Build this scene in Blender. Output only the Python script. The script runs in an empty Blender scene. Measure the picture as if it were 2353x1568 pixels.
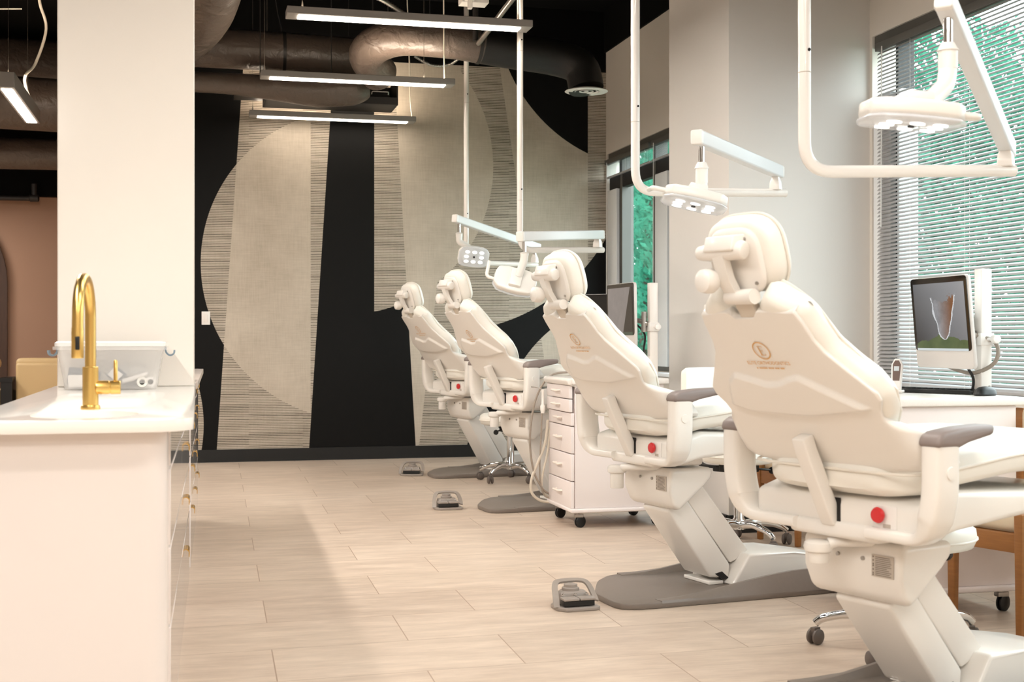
import bpy, bmesh, math, random
from mathutils import Vector, Matrix
random.seed(7)
PI = math.pi
scn = bpy.context.scene
COL = scn.collection

# ------------------------------------------------------------------ materials
def lin(c):
    return tuple((x/12.92 if x <= .04045 else ((x+.055)/1.055)**2.4) for x in c)
def rgb(r, g, b): return lin((r/255., g/255., b/255.)) + (1.,)
MATS = {}
def mat(name, col=(200, 200, 200), rough=.5, metal=0., coat=0., emit=None, estr=0., spec=.5, noise=None, bump=None, alpha=None):
    if name in MATS: return MATS[name]
    m = bpy.data.materials.new(name); m.use_nodes = True
    nt = m.node_tree; b = nt.nodes['Principled BSDF']
    c = rgb(*col)
    b.inputs['Base Color'].default_value = c
    b.inputs['Roughness'].default_value = rough
    b.inputs['Metallic'].default_value = metal
    b.inputs['Coat Weight'].default_value = coat
    b.inputs['Coat Roughness'].default_value = .06
    b.inputs['Specular IOR Level'].default_value = spec
    if emit:
        b.inputs['Emission Color'].default_value = rgb(*emit); b.inputs['Emission Strength'].default_value = estr
    if noise or bump:
        tc = nt.nodes.new('ShaderNodeTexCoord')
    if noise:      # (scale, amount, stretch xyz)
        sc, am, st = noise
        mp = nt.nodes.new('ShaderNodeMapping'); mp.inputs['Scale'].default_value = st
        nt.links.new(tc.outputs['Object'], mp.inputs['Vector'])
        n = nt.nodes.new('ShaderNodeTexNoise'); n.inputs['Scale'].default_value = sc; n.inputs['Detail'].default_value = 5
        nt.links.new(mp.outputs['Vector'], n.inputs['Vector'])
        mx = nt.nodes.new('ShaderNodeMix'); mx.data_type = 'RGBA'
        mx.inputs[6].default_value = tuple(x*(1-am) for x in c[:3])+(1,)
        mx.inputs[7].default_value = tuple(min(1, x*(1+am)) for x in c[:3])+(1,)
        nt.links.new(n.outputs['Fac'], mx.inputs[0]); nt.links.new(mx.outputs[2], b.inputs['Base Color'])
    if bump:       # (scale, strength, distance)
        n2 = nt.nodes.new('ShaderNodeTexNoise'); n2.inputs['Scale'].default_value = bump[0]; n2.inputs['Detail'].default_value = 6
        n2.inputs['Distortion'].default_value = .5
        nt.links.new(tc.outputs['Object'], n2.inputs['Vector'])
        bp = nt.nodes.new('ShaderNodeBump'); bp.inputs['Strength'].default_value = bump[1]; bp.inputs['Distance'].default_value = bump[2]
        nt.links.new(n2.outputs['Fac'], bp.inputs['Height']); nt.links.new(bp.outputs['Normal'], b.inputs['Normal'])
    MATS[name] = m
    return m
def glass_mat(name, tint=(255, 255, 255), trans=.9, rough=.02):
    m = bpy.data.materials.new(name); m.use_nodes = True
    nt = m.node_tree; nt.nodes.clear()
    out = nt.nodes.new('ShaderNodeOutputMaterial')
    tr = nt.nodes.new('ShaderNodeBsdfTransparent'); tr.inputs[0].default_value = tuple(x*trans for x in rgb(*tint)[:3])+(1,)
    gl = nt.nodes.new('ShaderNodeBsdfGlossy'); gl.inputs['Roughness'].default_value = rough
    fr = nt.nodes.new('ShaderNodeFresnel'); fr.inputs[0].default_value = 1.5
    mx = nt.nodes.new('ShaderNodeMixShader')
    nt.links.new(fr.outputs[0], mx.inputs[0]); nt.links.new(tr.outputs[0], mx.inputs[1]); nt.links.new(gl.outputs[0], mx.inputs[2])
    nt.links.new(mx.outputs[0], out.inputs[0])
    MATS[name] = m
    return m
def milky_mat(name, tint, clear=.6):
    m = bpy.data.materials.new(name); m.use_nodes = True
    nt = m.node_tree; b = nt.nodes['Principled BSDF']
    b.inputs['Base Color'].default_value = rgb(*tint); b.inputs['Roughness'].default_value = .15
    b.inputs['Alpha'].default_value = 1-clear
    MATS[name] = m
    return m

WHITE_SHELL = mat('white_plastic', (236, 232, 226), .28, coat=.25)
VINYL = mat('white_vinyl', (240, 237, 229), .38, bump=(900, .03, .0005))
PIPING = mat('vinyl_piping', (234, 229, 219), .4)
GREY_PAD = mat('taupe_rubber', (134, 122, 118), .45)
BASE_TAUPE = mat('taupe_plastic', (118, 108, 100), .4, noise=(60, .06, (1, 1, 1)))
PEDAL_GREY = mat('pedal_grey', (150, 140, 132), .35)
CHROME = mat('chrome', (225, 225, 225), .08, metal=1.)
STEEL = mat('brushed_steel', (180, 175, 170), .3, metal=1.)
BLACK_PL = mat('black_plastic', (16, 16, 17), .4)
BLACK_MT = mat('black_metal', (22, 21, 21), .45, metal=.3)
RED = mat('red_button', (205, 12, 22), .3, coat=.4)
GOLD_INK = mat('gold_ink', (214, 160, 82), .45)
LABEL_GREY = mat('label_grey', (188, 178, 166), .5)
LABEL_INK = mat('label_ink', (104, 92, 82), .6)
LABEL_WHITE = mat('label_white', (238, 234, 230), .5)
WHITE_PAINT = mat('white_enamel', (238, 232, 226), .2, coat=.3)
ALU = mat('white_aluminium', (222, 222, 222), .35)
CART_W = mat('cart_laminate', (231, 221, 218), .35)
CART_TOP = mat('cart_top', (232, 226, 220), .3, noise=(300, .08, (1, 1, 1)))
CART_PULL = mat('cart_pull', (232, 222, 212), .35)
DARK_GAP = mat('dark_gap', (30, 27, 26), .8)
BRASS = mat('brushed_brass', (232, 194, 116), .3, metal=1., noise=(40, .1, (60, 60, 1)))
QUARTZ = mat('white_quartz', (244, 240, 234), .12, noise=(5, .025, (1, 1, 1)))
SINK_W = mat('sink_ceramic', (244, 240, 234), .12)
CAB_GLOSS = mat('white_gloss_cabinet', (236, 228, 224), .045, coat=.6)
CAB_END = mat('white_cabinet_end', (232, 224, 220), .22)
COLUMN_W = mat('column_paint', (246, 240, 232), .12, bump=(3, .05, .01))
PULL_GOLD = mat('satin_gold', (222, 178, 92), .25, metal=1.)
DUCT = mat('black_duct_wrap', (92, 80, 72), .38, spec=.6, bump=(10, .62, .03))
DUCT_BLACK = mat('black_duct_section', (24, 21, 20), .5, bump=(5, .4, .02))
DUCT_M = mat('black_sheet_metal', (34, 30, 28), .5)
FIX_GREY = mat('fixture_grey', (150, 146, 142), .45)
CEIL_BLACK = mat('black_ceiling', (6, 5, 5), .9, spec=.15, noise=(4, .4, (1, 1, 1)))
CABLE_W = mat('white_cable', (232, 222, 206), .5)
WIRE = mat('steel_wire', (120, 112, 104), .4, metal=.8)
PAINT_W = mat('warm_white_paint', (226, 218, 208), .6)
PAINT_G = mat('pale_grey_paint', (214, 210, 205), .6)
BROWN_W = mat('tan_paint', (158, 124, 102), .7, noise=(2, .04, (1, 1, 1)))
BASEB = mat('black_baseboard', (9, 9, 9), .55)
FRAME_DK = mat('bronze_window_frame', (92, 90, 86), .4, metal=.3)
FRAME_LT = mat('white_window_panel', (244, 246, 248), .4)
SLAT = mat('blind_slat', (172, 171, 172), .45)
CORD_W = mat('blind_cord', (225, 225, 222), .6)
GLASS = glass_mat('window_glass', (236, 244, 240), .93)
CLEARPL = milky_mat('clear_tote_plastic', (240, 238, 236), .62)
CLEARLENS = milky_mat('clear_lens', (244, 246, 250), .5)
def leaf_mat():
    m = bpy.data.materials.new('leaf_green'); m.use_nodes = True; nt = m.node_tree; nt.nodes.clear()
    out = nt.nodes.new('ShaderNodeOutputMaterial'); d = nt.nodes.new('ShaderNodeBsdfDiffuse'); t = nt.nodes.new('ShaderNodeBsdfTranslucent'); x = nt.nodes.new('ShaderNodeMixShader')
    tc = nt.nodes.new('ShaderNodeTexCoord'); n = nt.nodes.new('ShaderNodeTexNoise'); n.inputs['Scale'].default_value = 2.5
    r = nt.nodes.new('ShaderNodeMix'); r.data_type = 'RGBA'; r.inputs[6].default_value = rgb(30, 86, 68); r.inputs[7].default_value = rgb(78, 150, 124)
    nt.links.new(tc.outputs['Object'], n.inputs['Vector']); nt.links.new(n.outputs['Fac'], r.inputs[0])
    for b in (d, t): nt.links.new(r.outputs[2], b.inputs[0])
    x.inputs[0].default_value = .45
    nt.links.new(d.outputs[0], x.inputs[1]); nt.links.new(t.outputs[0], x.inputs[2]); nt.links.new(x.outputs[0], out.inputs[0])
    return m
LEAF = leaf_mat()
BARK = mat('bark', (70, 58, 48), .9)
GRASS = mat('outside_ground', (96, 118, 96), .9)
WOOD = mat('honey_wood', (150, 98, 48), .45, noise=(12, .25, (1, 1, 12)))
CREAM = mat('cream_leather', (222, 205, 178), .5)
SOFA = mat('tan_leather', (196, 168, 122), .5)
DARKWOOD = mat('dark_arch_wood', (62, 38, 24), .5, noise=(6, .5, (14, 14, 1)))
LED = mat('led_diffuser', (255, 250, 242), .5, emit=(255, 242, 226), estr=27)
LED_COOL = mat('led_lens', (255, 255, 255), .4, emit=(255, 252, 246), estr=1.4)
SILVER = mat('silver_case', (214, 208, 204), .35, metal=.2)
BLUE_GREY = mat('blue_grey_plastic', (96, 106, 122), .5)
HOSE = mat('grey_hose', (150, 138, 126), .45)
HOSE_L = mat('cream_hose', (206, 196, 180), .45)

# ------------------------------------------------------------------ mesh helpers
def nb(): return bmesh.new()
def box(bm, c, s, R=None, taper=None):
    r = bmesh.ops.create_cube(bm, size=1.)
    M = Matrix.Diagonal((s[0], s[1], s[2], 1))
    for v in r['verts']:
        p = Vector((v.co.x*s[0], v.co.y*s[1], v.co.z*s[2]))
        if taper and p.z < 0: p.x *= taper[0]; p.y *= taper[1]
        if R is not None: p = R @ p
        v.co = p + Vector(c)
    return r['verts']
def prism(bm, pts, axis, a, b):
    def mk(p, t):
        return {'y': (p[0], t, p[1]), 'x': (t, p[0], p[1]), 'z': (p[0], p[1], t)}[axis]
    A = [bm.verts.new(mk(p, a)) for p in pts]; B = [bm.verts.new(mk(p, b)) for p in pts]
    n = len(pts)
    bm.faces.new(A); bm.faces.new(list(reversed(B)))
    for i in range(n): bm.faces.new((A[i], B[i], B[(i+1) % n], A[(i+1) % n]))
    bmesh.ops.recalc_face_normals(bm, faces=bm.faces)
def frames(P):
    T = []
    for i in range(len(P)):
        a = P[max(0, i-1)]; b = P[min(len(P)-1, i+1)]
        t = (b-a); T.append(t.normalized() if t.length > 1e-9 else Vector((0, 0, 1)))
    up = Vector((0, 0, 1)) if abs(T[0].z) < .9 else Vector((1, 0, 0))
    n = (up - T[0]*up.dot(T[0])).normalized(); out = []
    for t in T:
        n = (n - t*n.dot(t)).normalized(); out.append((t, n, t.cross(n)))
    return out
def tube(bm, pts, r, seg=12, caps=True, sec=None):
    P = [Vector(p) for p in pts]; F = frames(P); rings = []
    if sec is None: sec = [(math.cos(2*PI*k/seg), math.sin(2*PI*k/seg)) for k in range(seg)]
    for i, (p, (t, n, b)) in enumerate(zip(P, F)):
        rr = r[i] if isinstance(r, (list, tuple)) else r
        rings.append([bm.verts.new(p + n*(x*rr) + b*(y*rr)) for x, y in sec])
    m = len(sec)
    for i in range(len(rings)-1):
        for k in range(m):
            bm.faces.new((rings[i][k], rings[i][(k+1) % m], rings[i+1][(k+1) % m], rings[i+1][k]))
    if caps:
        bm.faces.new(list(reversed(rings[0]))); bm.faces.new(rings[-1])
    bmesh.ops.recalc_face_normals(bm, faces=bm.faces)
def lathe(bm, prof, c=(0, 0, 0), axis='z', seg=24, sx=1., sy=1.):
    def mk(r, h, k):
        a = 2*PI*k/seg; x, y = r*math.cos(a)*sx, r*math.sin(a)*sy
        p = {'z': (x, y, h), 'x': (h, x, y), 'y': (x, h, y)}[axis]
        return Vector(p)+Vector(c)
    rings = []
    for r, h in prof:
        rings.append([bm.verts.new(mk(r, h, k)) for k in range(seg)] if r > 1e-6 else [bm.verts.new(mk(0, h, 0))])
    for A, B in zip(rings, rings[1:]):
        for k in range(seg):
            k2 = (k+1) % seg
            if len(A) == 1 and len(B) == 1: continue
            if len(A) == 1: bm.faces.new((A[0], B[k], B[k2]))
            elif len(B) == 1: bm.faces.new((A[k], A[k2], B[0]))
            else: bm.faces.new((A[k], A[k2], B[k2], B[k]))
    for R_ in (rings[0], rings[-1]):
        if len(R_) > 1: bm.faces.new(R_)
    bmesh.ops.recalc_face_normals(bm, faces=bm.faces)
def cyl(bm, p0, p1, r, seg=16, r2=None): tube(bm, [p0, p1], [r, r if r2 is None else r2], seg)
def grid(bm, fn, nu, nv):
    V = [[bm.verts.new(fn(i, j)) for i in range(nu)] for j in range(nv)]
    for j in range(nv-1):
        for i in range(nu-1):
            bm.faces.new((V[j][i], V[j][i+1], V[j+1][i+1], V[j+1][i]))
    return V
def bevel(bm, w, seg=3, ang=30):
    E = [e for e in bm.edges if len(e.link_faces) == 2 and e.calc_face_angle(0) > math.radians(ang)]
    bmesh.ops.bevel(bm, geom=E, offset=w, segments=seg, profile=.5, affect='EDGES', clamp_overlap=True)
def catmull(pts, n=6):
    P = [Vector(p) for p in pts]; out = []
    for i in range(len(P)-1):
        a = P[max(0, i-1)]; b = P[i]; c = P[i+1]; d = P[min(len(P)-1, i+2)]
        for k in range(n):
            t = k/n
            out.append(.5*((2*b)+(c-a)*t+(2*a-5*b+4*c-d)*t*t+(3*b-a-3*c+d)*t**3))
    out.append(P[-1]); return out
def arc_path(pts, rad, n=6):
    """polyline with rounded corners"""
    P = [Vector(p) for p in pts]; out = [P[0]]
    for i in range(1, len(P)-1):
        a, b, c = P[i-1], P[i], P[i+1]
        u = (a-b); v = (c-b); r = min(rad, u.length*.49, v.length*.49)
        p0 = b+u.normalized()*r; p1 = b+v.normalized()*r
        for k in range(n+1):
            t = k/n; out.append((1-t)**2*p0+2*t*(1-t)*b+t*t*p1)
    out.append(P[-1]); return out
def interp(tab, x):
    if x <= tab[0][0]: return tab[0][1]
    for (a, va), (b, vb) in zip(tab, tab[1:]):
        if x <= b:
            t = (x-a)/(b-a); return va+(vb-va)*t
    return tab[-1][1]
def sstep(a, b, x):
    t = max(0, min(1, (x-a)/(b-a))); return t*t*(3-2*t)
def obj(name, bm, m, parent=None, bev=None, bseg=3, smooth=True, ang=42, label=None, kind=None):
    if bev: bevel(bm, bev, bseg)
    me = bpy.data.meshes.new(name); bm.to_mesh(me); bm.free()
    if smooth:
        me.polygons.foreach_set('use_smooth', [True]*len(me.polygons))
        me.set_sharp_from_angle(angle=math.radians(ang))
    for mm in (m if isinstance(m, (list, tuple)) else [m]): me.materials.append(mm)
    o = bpy.data.objects.new(name, me); COL.objects.link(o)
    if parent is not None: o.parent = parent
    if label: o['label'] = label
    if kind: o['kind'] = kind
    return o
def tag(o, label, cat, group=None, kind=None):
    o['label'] = label; o['category'] = cat
    if group: o['group'] = group
    if kind: o['kind'] = kind
    return o
def thing(name, label, cat, loc=(0, 0, 0), rz=0., group=None):
    o = bpy.data.objects.new(name, None); COL.objects.link(o)
    o.location = loc; o.rotation_euler = (0, 0, rz); o.empty_display_size = .1
    return tag(o, label, cat, group)
def struct(name, bm, m, **k):
    o = obj(name, bm, m, **k); o['kind'] = 'structure'; return o
def dup(root, loc, rz, label=None, group=None):
    r = root.copy(); COL.objects.link(r); r.location = loc; r.rotation_euler = (0, 0, rz)
    if label: r['label'] = label
    if group: r['group'] = group
    for ch in list(root.children):
        c = ch.copy(); COL.objects.link(c); c.parent = r
        for g in ch.children:
            d = g.copy(); COL.objects.link(d); d.parent = c
    return r
def text_mesh(bm, s, size, to3d, spread=1.):
    cu = bpy.data.curves.new('txt', 'FONT'); cu.body = s; cu.size = size; cu.align_x = 'CENTER'; cu.align_y = 'CENTER'
    cu.resolution_u = 2; cu.space_character = spread
    o = bpy.data.objects.new('txt', cu); COL.objects.link(o)
    dg = bpy.context.evaluated_depsgraph_get(); me = bpy.data.meshes.new_from_object(o.evaluated_get(dg))
    vs = [bm.verts.new(to3d(v.co.x, v.co.y)) for v in me.vertices]
    for p in me.polygons:
        try: bm.faces.new([vs[i] for i in p.vertices])
        except ValueError: pass
    bpy.data.objects.remove(o); bpy.data.curves.remove(cu); bpy.data.meshes.remove(me)

# ------------------------------------------------------------------ shader graph helper
class G:
    def __init__(s, nt): s.nt = nt
    def link(s, a, sock):
        if isinstance(a, (int, float)): sock.default_value = a
        else: s.nt.links.new(a, sock)
    def m(s, op, a, b=0., c=None):
        n = s.nt.nodes.new('ShaderNodeMath'); n.operation = op
        s.link(a, n.inputs[0]); s.link(b, n.inputs[1])
        if c is not None: s.link(c, n.inputs[2])
        return n.outputs[0]
    def mul(s, a, b): return s.m('MULTIPLY', a, b)
    def add(s, a, b): return s.m('ADD', a, b)
    def gt(s, a, b): return s.m('GREATER_THAN', a, b)
    def lt(s, a, b): return s.m('LESS_THAN', a, b)
    def inv(s, a): return s.m('SUBTRACT', 1., a)
    def mx(s, a, b): return s.m('MAXIMUM', a, b)
    def mix(s, f, a, b):
        n = s.nt.nodes.new('ShaderNodeMix'); n.data_type = 'RGBA'
        s.link(f, n.inputs[0])
        for q, i in ((a, 6), (b, 7)):
            if isinstance(q, tuple): n.inputs[i].default_value = q
            else: s.nt.links.new(q, n.inputs[i])
        return n.outputs[2]
    def noise(s, vec, scale, detail=4, rough=.55):
        n = s.nt.nodes.new('ShaderNodeTexNoise'); n.inputs['Scale'].default_value = scale
        n.inputs['Detail'].default_value = detail; n.inputs['Roughness'].default_value = rough
        s.nt.links.new(vec, n.inputs['Vector']); return n.outputs['Fac']
    def comb(s, x, y, z=0.):
        n = s.nt.nodes.new('ShaderNodeCombineXYZ'); s.link(x, n.inputs[0]); s.link(y, n.inputs[1]); s.link(z, n.inputs[2]); return n.outputs[0]

def mural_material():
    m = bpy.data.materials.new('mural_wallpaper'); m.use_nodes = True
    nt = m.node_tree; b = nt.nodes['Principled BSDF']; g = G(nt)
    tc = nt.nodes.new('ShaderNodeTexCoord'); sp = nt.nodes.new('ShaderNodeSeparateXYZ')
    nt.links.new(tc.outputs['Object'], sp.inputs[0]); X, Z = sp.outputs[0], sp.outputs[2]
    def left_of(p, q):          # 1 where the point lies to the left (smaller x) of the line p-q
        k = (q[0]-p[0])/(q[1]-p[1])
        xl = g.add(g.mul(g.m('SUBTRACT', Z, p[1]), k), p[0])
        return g.lt(X, xl)
    def disc(cx, cz, r):
        dx = g.m('SUBTRACT', X, cx); dz = g.m('SUBTRACT', Z, cz)
        return g.lt(g.add(g.mul(dx, dx), g.mul(dz, dz)), r*r)
    L1 = left_of((.405, 3.176), (.198, .107)); L2 = left_of((1.194, 3.033), (1.007, .09)); V1 = g.lt(X, 1.022)
    V2 = g.lt(X, 1.596); L4 = left_of((1.784, 3.473), (1.977, .11)); L5 = left_of((2.179, 1.609), (2.009, .11))
    L6 = left_of((2.78, 3.549), (3.006, 2.065)); V3 = g.lt(X, 3.626); L8 = left_of((2.713, 1.25), (2.445, .041)); L7 = left_of((3.17, 1.088), (3.2, .883))
    C1 = disc(1.472, 1.762, 1.412); C2 = disc(1.319, 2.699, 1.387); C3 = disc(2.219, 3.003, 1.852); C4 = disc(4.213, 4.215, 1.488)
    C5 = disc(4.047, .176, 1.273); C6 = disc(-1.239, .332, 1.324)
    AND = g.mul; NOT = g.inv; OR = g.mx
    z1 = L1; z2 = AND(NOT(L1), L2); z3 = AND(NOT(L2), V2); right = NOT(V2)
    black = AND(AND(z1, NOT(C1)), NOT(C6))
    stripe = AND(z1, OR(C1, C6))
    stripe = OR(stripe, AND(z2, OR(NOT(C1), NOT(V1))))
    black = OR(black, z3)
    a = AND(right, L4)
    stripe = OR(stripe, AND(a, C2)); black = OR(black, AND(a, NOT(C2)))
    r2 = AND(right, NOT(L4))
    sw = AND(AND(r2, NOT(C3)), NOT(L8))
    up = AND(r2, NOT(sw))
    disc4 = AND(AND(up, C4), V3)
    black = OR(black, disc4)
    s2 = AND(AND(AND(up, NOT(C2)), NOT(L5)), L6)
    s3 = AND(up, NOT(V3))
    stripe = OR(stripe, OR(s2, s3))
    black = OR(black, AND(sw, NOT(C5)))
    stripe = OR(stripe, AND(AND(sw, C5), L7))
    stripe = AND(stripe, NOT(black))
    P = .0149
    row = g.m('FLOOR', g.m('DIVIDE', Z, P))
    wob = g.mul(g.m('SUBTRACT', g.noise(g.comb(g.mul(X, 6.), g.mul(row, 3.7)), 1., 2), .5), .004)
    fr = g.m('FRACT', g.m('DIVIDE', g.add(Z, wob), P))
    wn = nt.nodes.new('ShaderNodeTexWhiteNoise'); wn.noise_dimensions = '2D'
    nt.links.new(g.comb(row, g.m('FLOOR', g.mul(X, 2.1))), wn.inputs['Vector'])
    width = g.add(.27, g.mul(wn.outputs['Value'], .12))
    line = AND(g.lt(fr, width), stripe)
    dark = g.add(.62, g.mul(wn.outputs['Value'], .38))
    vec = tc.outputs['Object']
    mp = nt.nodes.new('ShaderNodeMapping'); mp.inputs['Scale'].default_value = (90, 1, 6); nt.links.new(vec, mp.inputs['Vector'])
    mp2 = nt.nodes.new('ShaderNodeMapping'); mp2.inputs['Scale'].default_value = (6, 1, 90); nt.links.new(vec, mp2.inputs['Vector'])
    weave = g.add(g.noise(mp.outputs[0], 1., 2), g.noise(mp2.outputs[0], 1., 2))
    cloud = g.noise(vec, 2.2, 6, .65)
    f = g.add(g.mul(g.m('SUBTRACT', weave, 1.), .55), g.mul(g.m('SUBTRACT', cloud, .5), 1.6))
    f = g.m('ADD', f, .5); f.node.use_clamp = True
    beige = g.mix(f, rgb(172, 160, 144), rgb(206, 194, 178))
    lines = g.mix(dark, beige, rgb(52, 44, 38))
    col = g.mix(line, beige, lines)
    col = g.mix(black, col, g.mix(cloud, rgb(9, 8, 8), rgb(14, 13, 12)))
    nt.links.new(col, b.inputs['Base Color']); b.inputs['Roughness'].default_value = .62
    b.inputs['Specular IOR Level'].default_value = .18
    return m

def floor_material():
    m = bpy.data.materials.new('floor_planks'); m.use_nodes = True
    nt = m.node_tree; b = nt.nodes['Principled BSDF']; g = G(nt)
    tc = nt.nodes.new('ShaderNodeTexCoord'); sp = nt.nodes.new('ShaderNodeSeparateXYZ')
    nt.links.new(tc.outputs['Object'], sp.inputs[0]); X, Y = sp.outputs[0], sp.outputs[1]
    W, Hh = .828, .44
    u = g.m('SUBTRACT', g.m('SUBTRACT', X, g.mul(Y, .0165)), .19)
    v = g.m('SUBTRACT', g.m('SUBTRACT', Y, g.mul(X, .045)), 4.224)
    row = g.m('FLOOR', g.m('DIVIDE', v, Hh))
    par = g.m('FLOORED_MODULO', row, 2.)
    uu = g.m('SUBTRACT', u, g.mul(par, .49))
    cu_ = g.m('DIVIDE', uu, W); col_i = g.m('FLOOR', cu_)
    fu = g.mul(g.m('FRACT', cu_), W); fv = g.mul(g.m('FRACT', g.m('DIVIDE', v, Hh)), Hh)
    eu = g.m('MINIMUM', fu, g.m('SUBTRACT', W, fu)); ev = g.m('MINIMUM', fv, g.m('SUBTRACT', Hh, fv))
    seam = g.mx(g.lt(eu, .0022), g.lt(ev, .0016))
    wn = nt.nodes.new('ShaderNodeTexWhiteNoise'); wn.noise_dimensions = '2D'
    nt.links.new(g.comb(row, col_i), wn.inputs['Vector'])
    rnd = wn.outputs['Value']
    vec = g.comb(g.add(g.mul(X, 2.6), g.mul(rnd, 37.)), g.add(g.mul(Y, 11.), g.mul(rnd, 91.)))
    n1 = g.noise(vec, 1.1, 8, .68)
    vec2 = g.comb(g.add(g.mul(X, 7.), g.mul(rnd, 13.)), g.mul(Y, 60.))
    n2 = g.noise(vec2, 1.2, 5, .6)
    f = g.add(g.mul(n1, 1.9), g.add(g.mul(n2, .45), g.mul(rnd, .22)))
    f = g.m('SUBTRACT', f, .75); f.node.use_clamp = True
    c = g.mix(f, rgb(166, 146, 129), rgb(212, 194, 176))
    c = g.mix(seam, c, rgb(150, 126, 106))
    nt.links.new(c, b.inputs['Base Color'])
    nt.links.new(g.add(.3, g.mul(n1, .2)), b.inputs['Roughness'])
    b.inputs['Specular IOR Level'].default_value = .4
    return m

# ------------------------------------------------------------------ room shell
XW = 3.806; YB = 11.84; ZC = 4.2
bm = nb(); box(bm, (-1.35, 5.8, -.05), (10.5, 19., .1)); struct('floor', bm, floor_material())
bm = nb(); box(bm, (-1.35, 5.8, ZC+.05), (10.5, 19., .1)); struct('ceiling', bm, CEIL_BLACK)
bm = nb(); box(bm, (1.75, YB+.06, 1.81), (4.4, .12, 3.62)); struct('wall_back', bm, mural_material())
bm = nb(); box(bm, (1.75, YB+.06, 3.91), (4.4, .12, .58)); struct('trim_4', bm, CEIL_BLACK)
bm = nb(); box(bm, (1.65, YB-.008, .056), (4.3, .016, .112)); struct('baseboard_back', bm, BASEB)
bm = nb(); box(bm, (-.5, 13.55, 2.1), (.12, 3.3, 4.2)); struct('wall_return', bm, BROWN_W)
bm = nb(); box(bm, (-3.5, 15.06, 1.38), (6.2, .12, 2.76)); struct('wall_far', bm, BROWN_W)
bm = nb(); box(bm, (-3.5, 15.0, 3.415), (6.2, .24, 1.57)); struct('trim_1', bm, CEIL_BLACK)
bm = nb(); box(bm, (-6.5, 5.8, 2.1), (.12, 19., 4.2)); struct('wall_left', bm, PAINT_W)
bm = nb(); box(bm, (-1.35, -3.65, 2.1), (10.5, .12, 4.2)); struct('wall_rear', bm, PAINT_W)
# window wall: header, sill, end piers
bm = nb()
box(bm, (XW+.08, 4.1, 3.325), (.16, 15.5, .97))
box(bm, (XW+.08, 4.1, .41), (.16, 15.5, .82))
box(bm, (XW+.08, 11.825, 1.83), (.16, .03, 2.02))
box(bm, (XW+.08, 7.5, 1.83), (.16, 1.34, 2.02))
box(bm, (XW+.08, -.8, 1.83), (.16, 5.6, 2.02))
struct('wall_right', bm, PAINT_W)
bm = nb(); box(bm, (XW+.07, 4.1, 4.01), (.18, 15.5, .4)); struct('trim_2', bm, CEIL_BLACK)
# square pillar standing out from the window wall
bm = nb(); box(bm, (3.385, 7.335, 2.1), (.91, .95, 4.2)); struct('wall_pillar', bm, PAINT_G)
bm = nb(); box(bm, (3.38, 6.851, .05), (.92, .018, .1)); box(bm, (2.921, 7.335, .05), (.018, .95, .1)); struct('baseboard_pillar', bm, BASEB)
# arched dark panel in the far tan wall
bm = nb(); R_ = 1.0; cx = -2.953
pts = [(cx-R_, 0.), (cx+R_, 0.)] + [(cx+R_*math.cos(a*PI/24), 1.696+R_*math.sin(a*PI/24)) for a in range(25)]
prism(bm, pts, 'y', 14.95, 15.0); struct('door_1', bm, DARKWOOD)
# glossy white column rising out of the counter
bm = nb(); box(bm, (-.254, 5.66, 2.55), (.514, .72, 3.28)); bevel(bm, .004, 1); struct('wall_column', bm, COLUMN_W)

# ------------------------------------------------------------------ windows
def window(name, y0, y1, posts, panels, gaskets, transom=None):
    fr = nb(); t = .06
    xf = XW+.07
    box(fr, (xf, (y0+y1)/2, 2.805), (.11, y1-y0, .07)); box(fr, (xf, (y0+y1)/2, .84), (.11, y1-y0, .04))
    for y in posts: box(fr, (xf, y, 1.82), (.11, .055, 1.95))
    f = struct(name, fr, FRAME_DK)
    g = nb(); g.faces.new([g.verts.new((XW+.1, y, z)) for y, z in ((y1-.01, .85), (y0+.01, .85), (y0+.01, 2.78), (y1-.01, 2.78))]); obj('glass', g, GLASS, f, smooth=False)
    for (a, b) in panels:
        p = nb(); box(p, (XW+.06, (a+b)/2, 1.675), (.12, b-a, 1.63)); obj('side_panel', p, FRAME_LT, f, bev=.006)
    for y in gaskets:
        p = nb(); box(p, (XW+.075, y, 1.82), (.1, .028, 1.93)); obj('gasket', p, BLACK_PL, f)
    if transom:
        p = nb(); box(p, (XW+.05, (y0+y1)/2, transom), (.06, y1-y0-.04, .125)); obj('transom', p, DARK_GAP, f)
    return f
window('window_1', 2.0, 6.83, (2.03, 4.4), ((6.63, 6.82), (6.535, 6.56)), (6.60,))
window('window_2', 8.17, 11.81, (8.2, 9.25, 10.10, 10.54, 11.43), ((10.2, 10.49), (11.53, 11.8), (8.9, 9.2)), (11.5, 10.17), 2.55)
bm = nb(); box(bm, (XW-.02, 9.9, .8), (.2, 3.5, .03)); struct('trim_3', bm, FRAME_LT, bev=.004)

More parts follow.
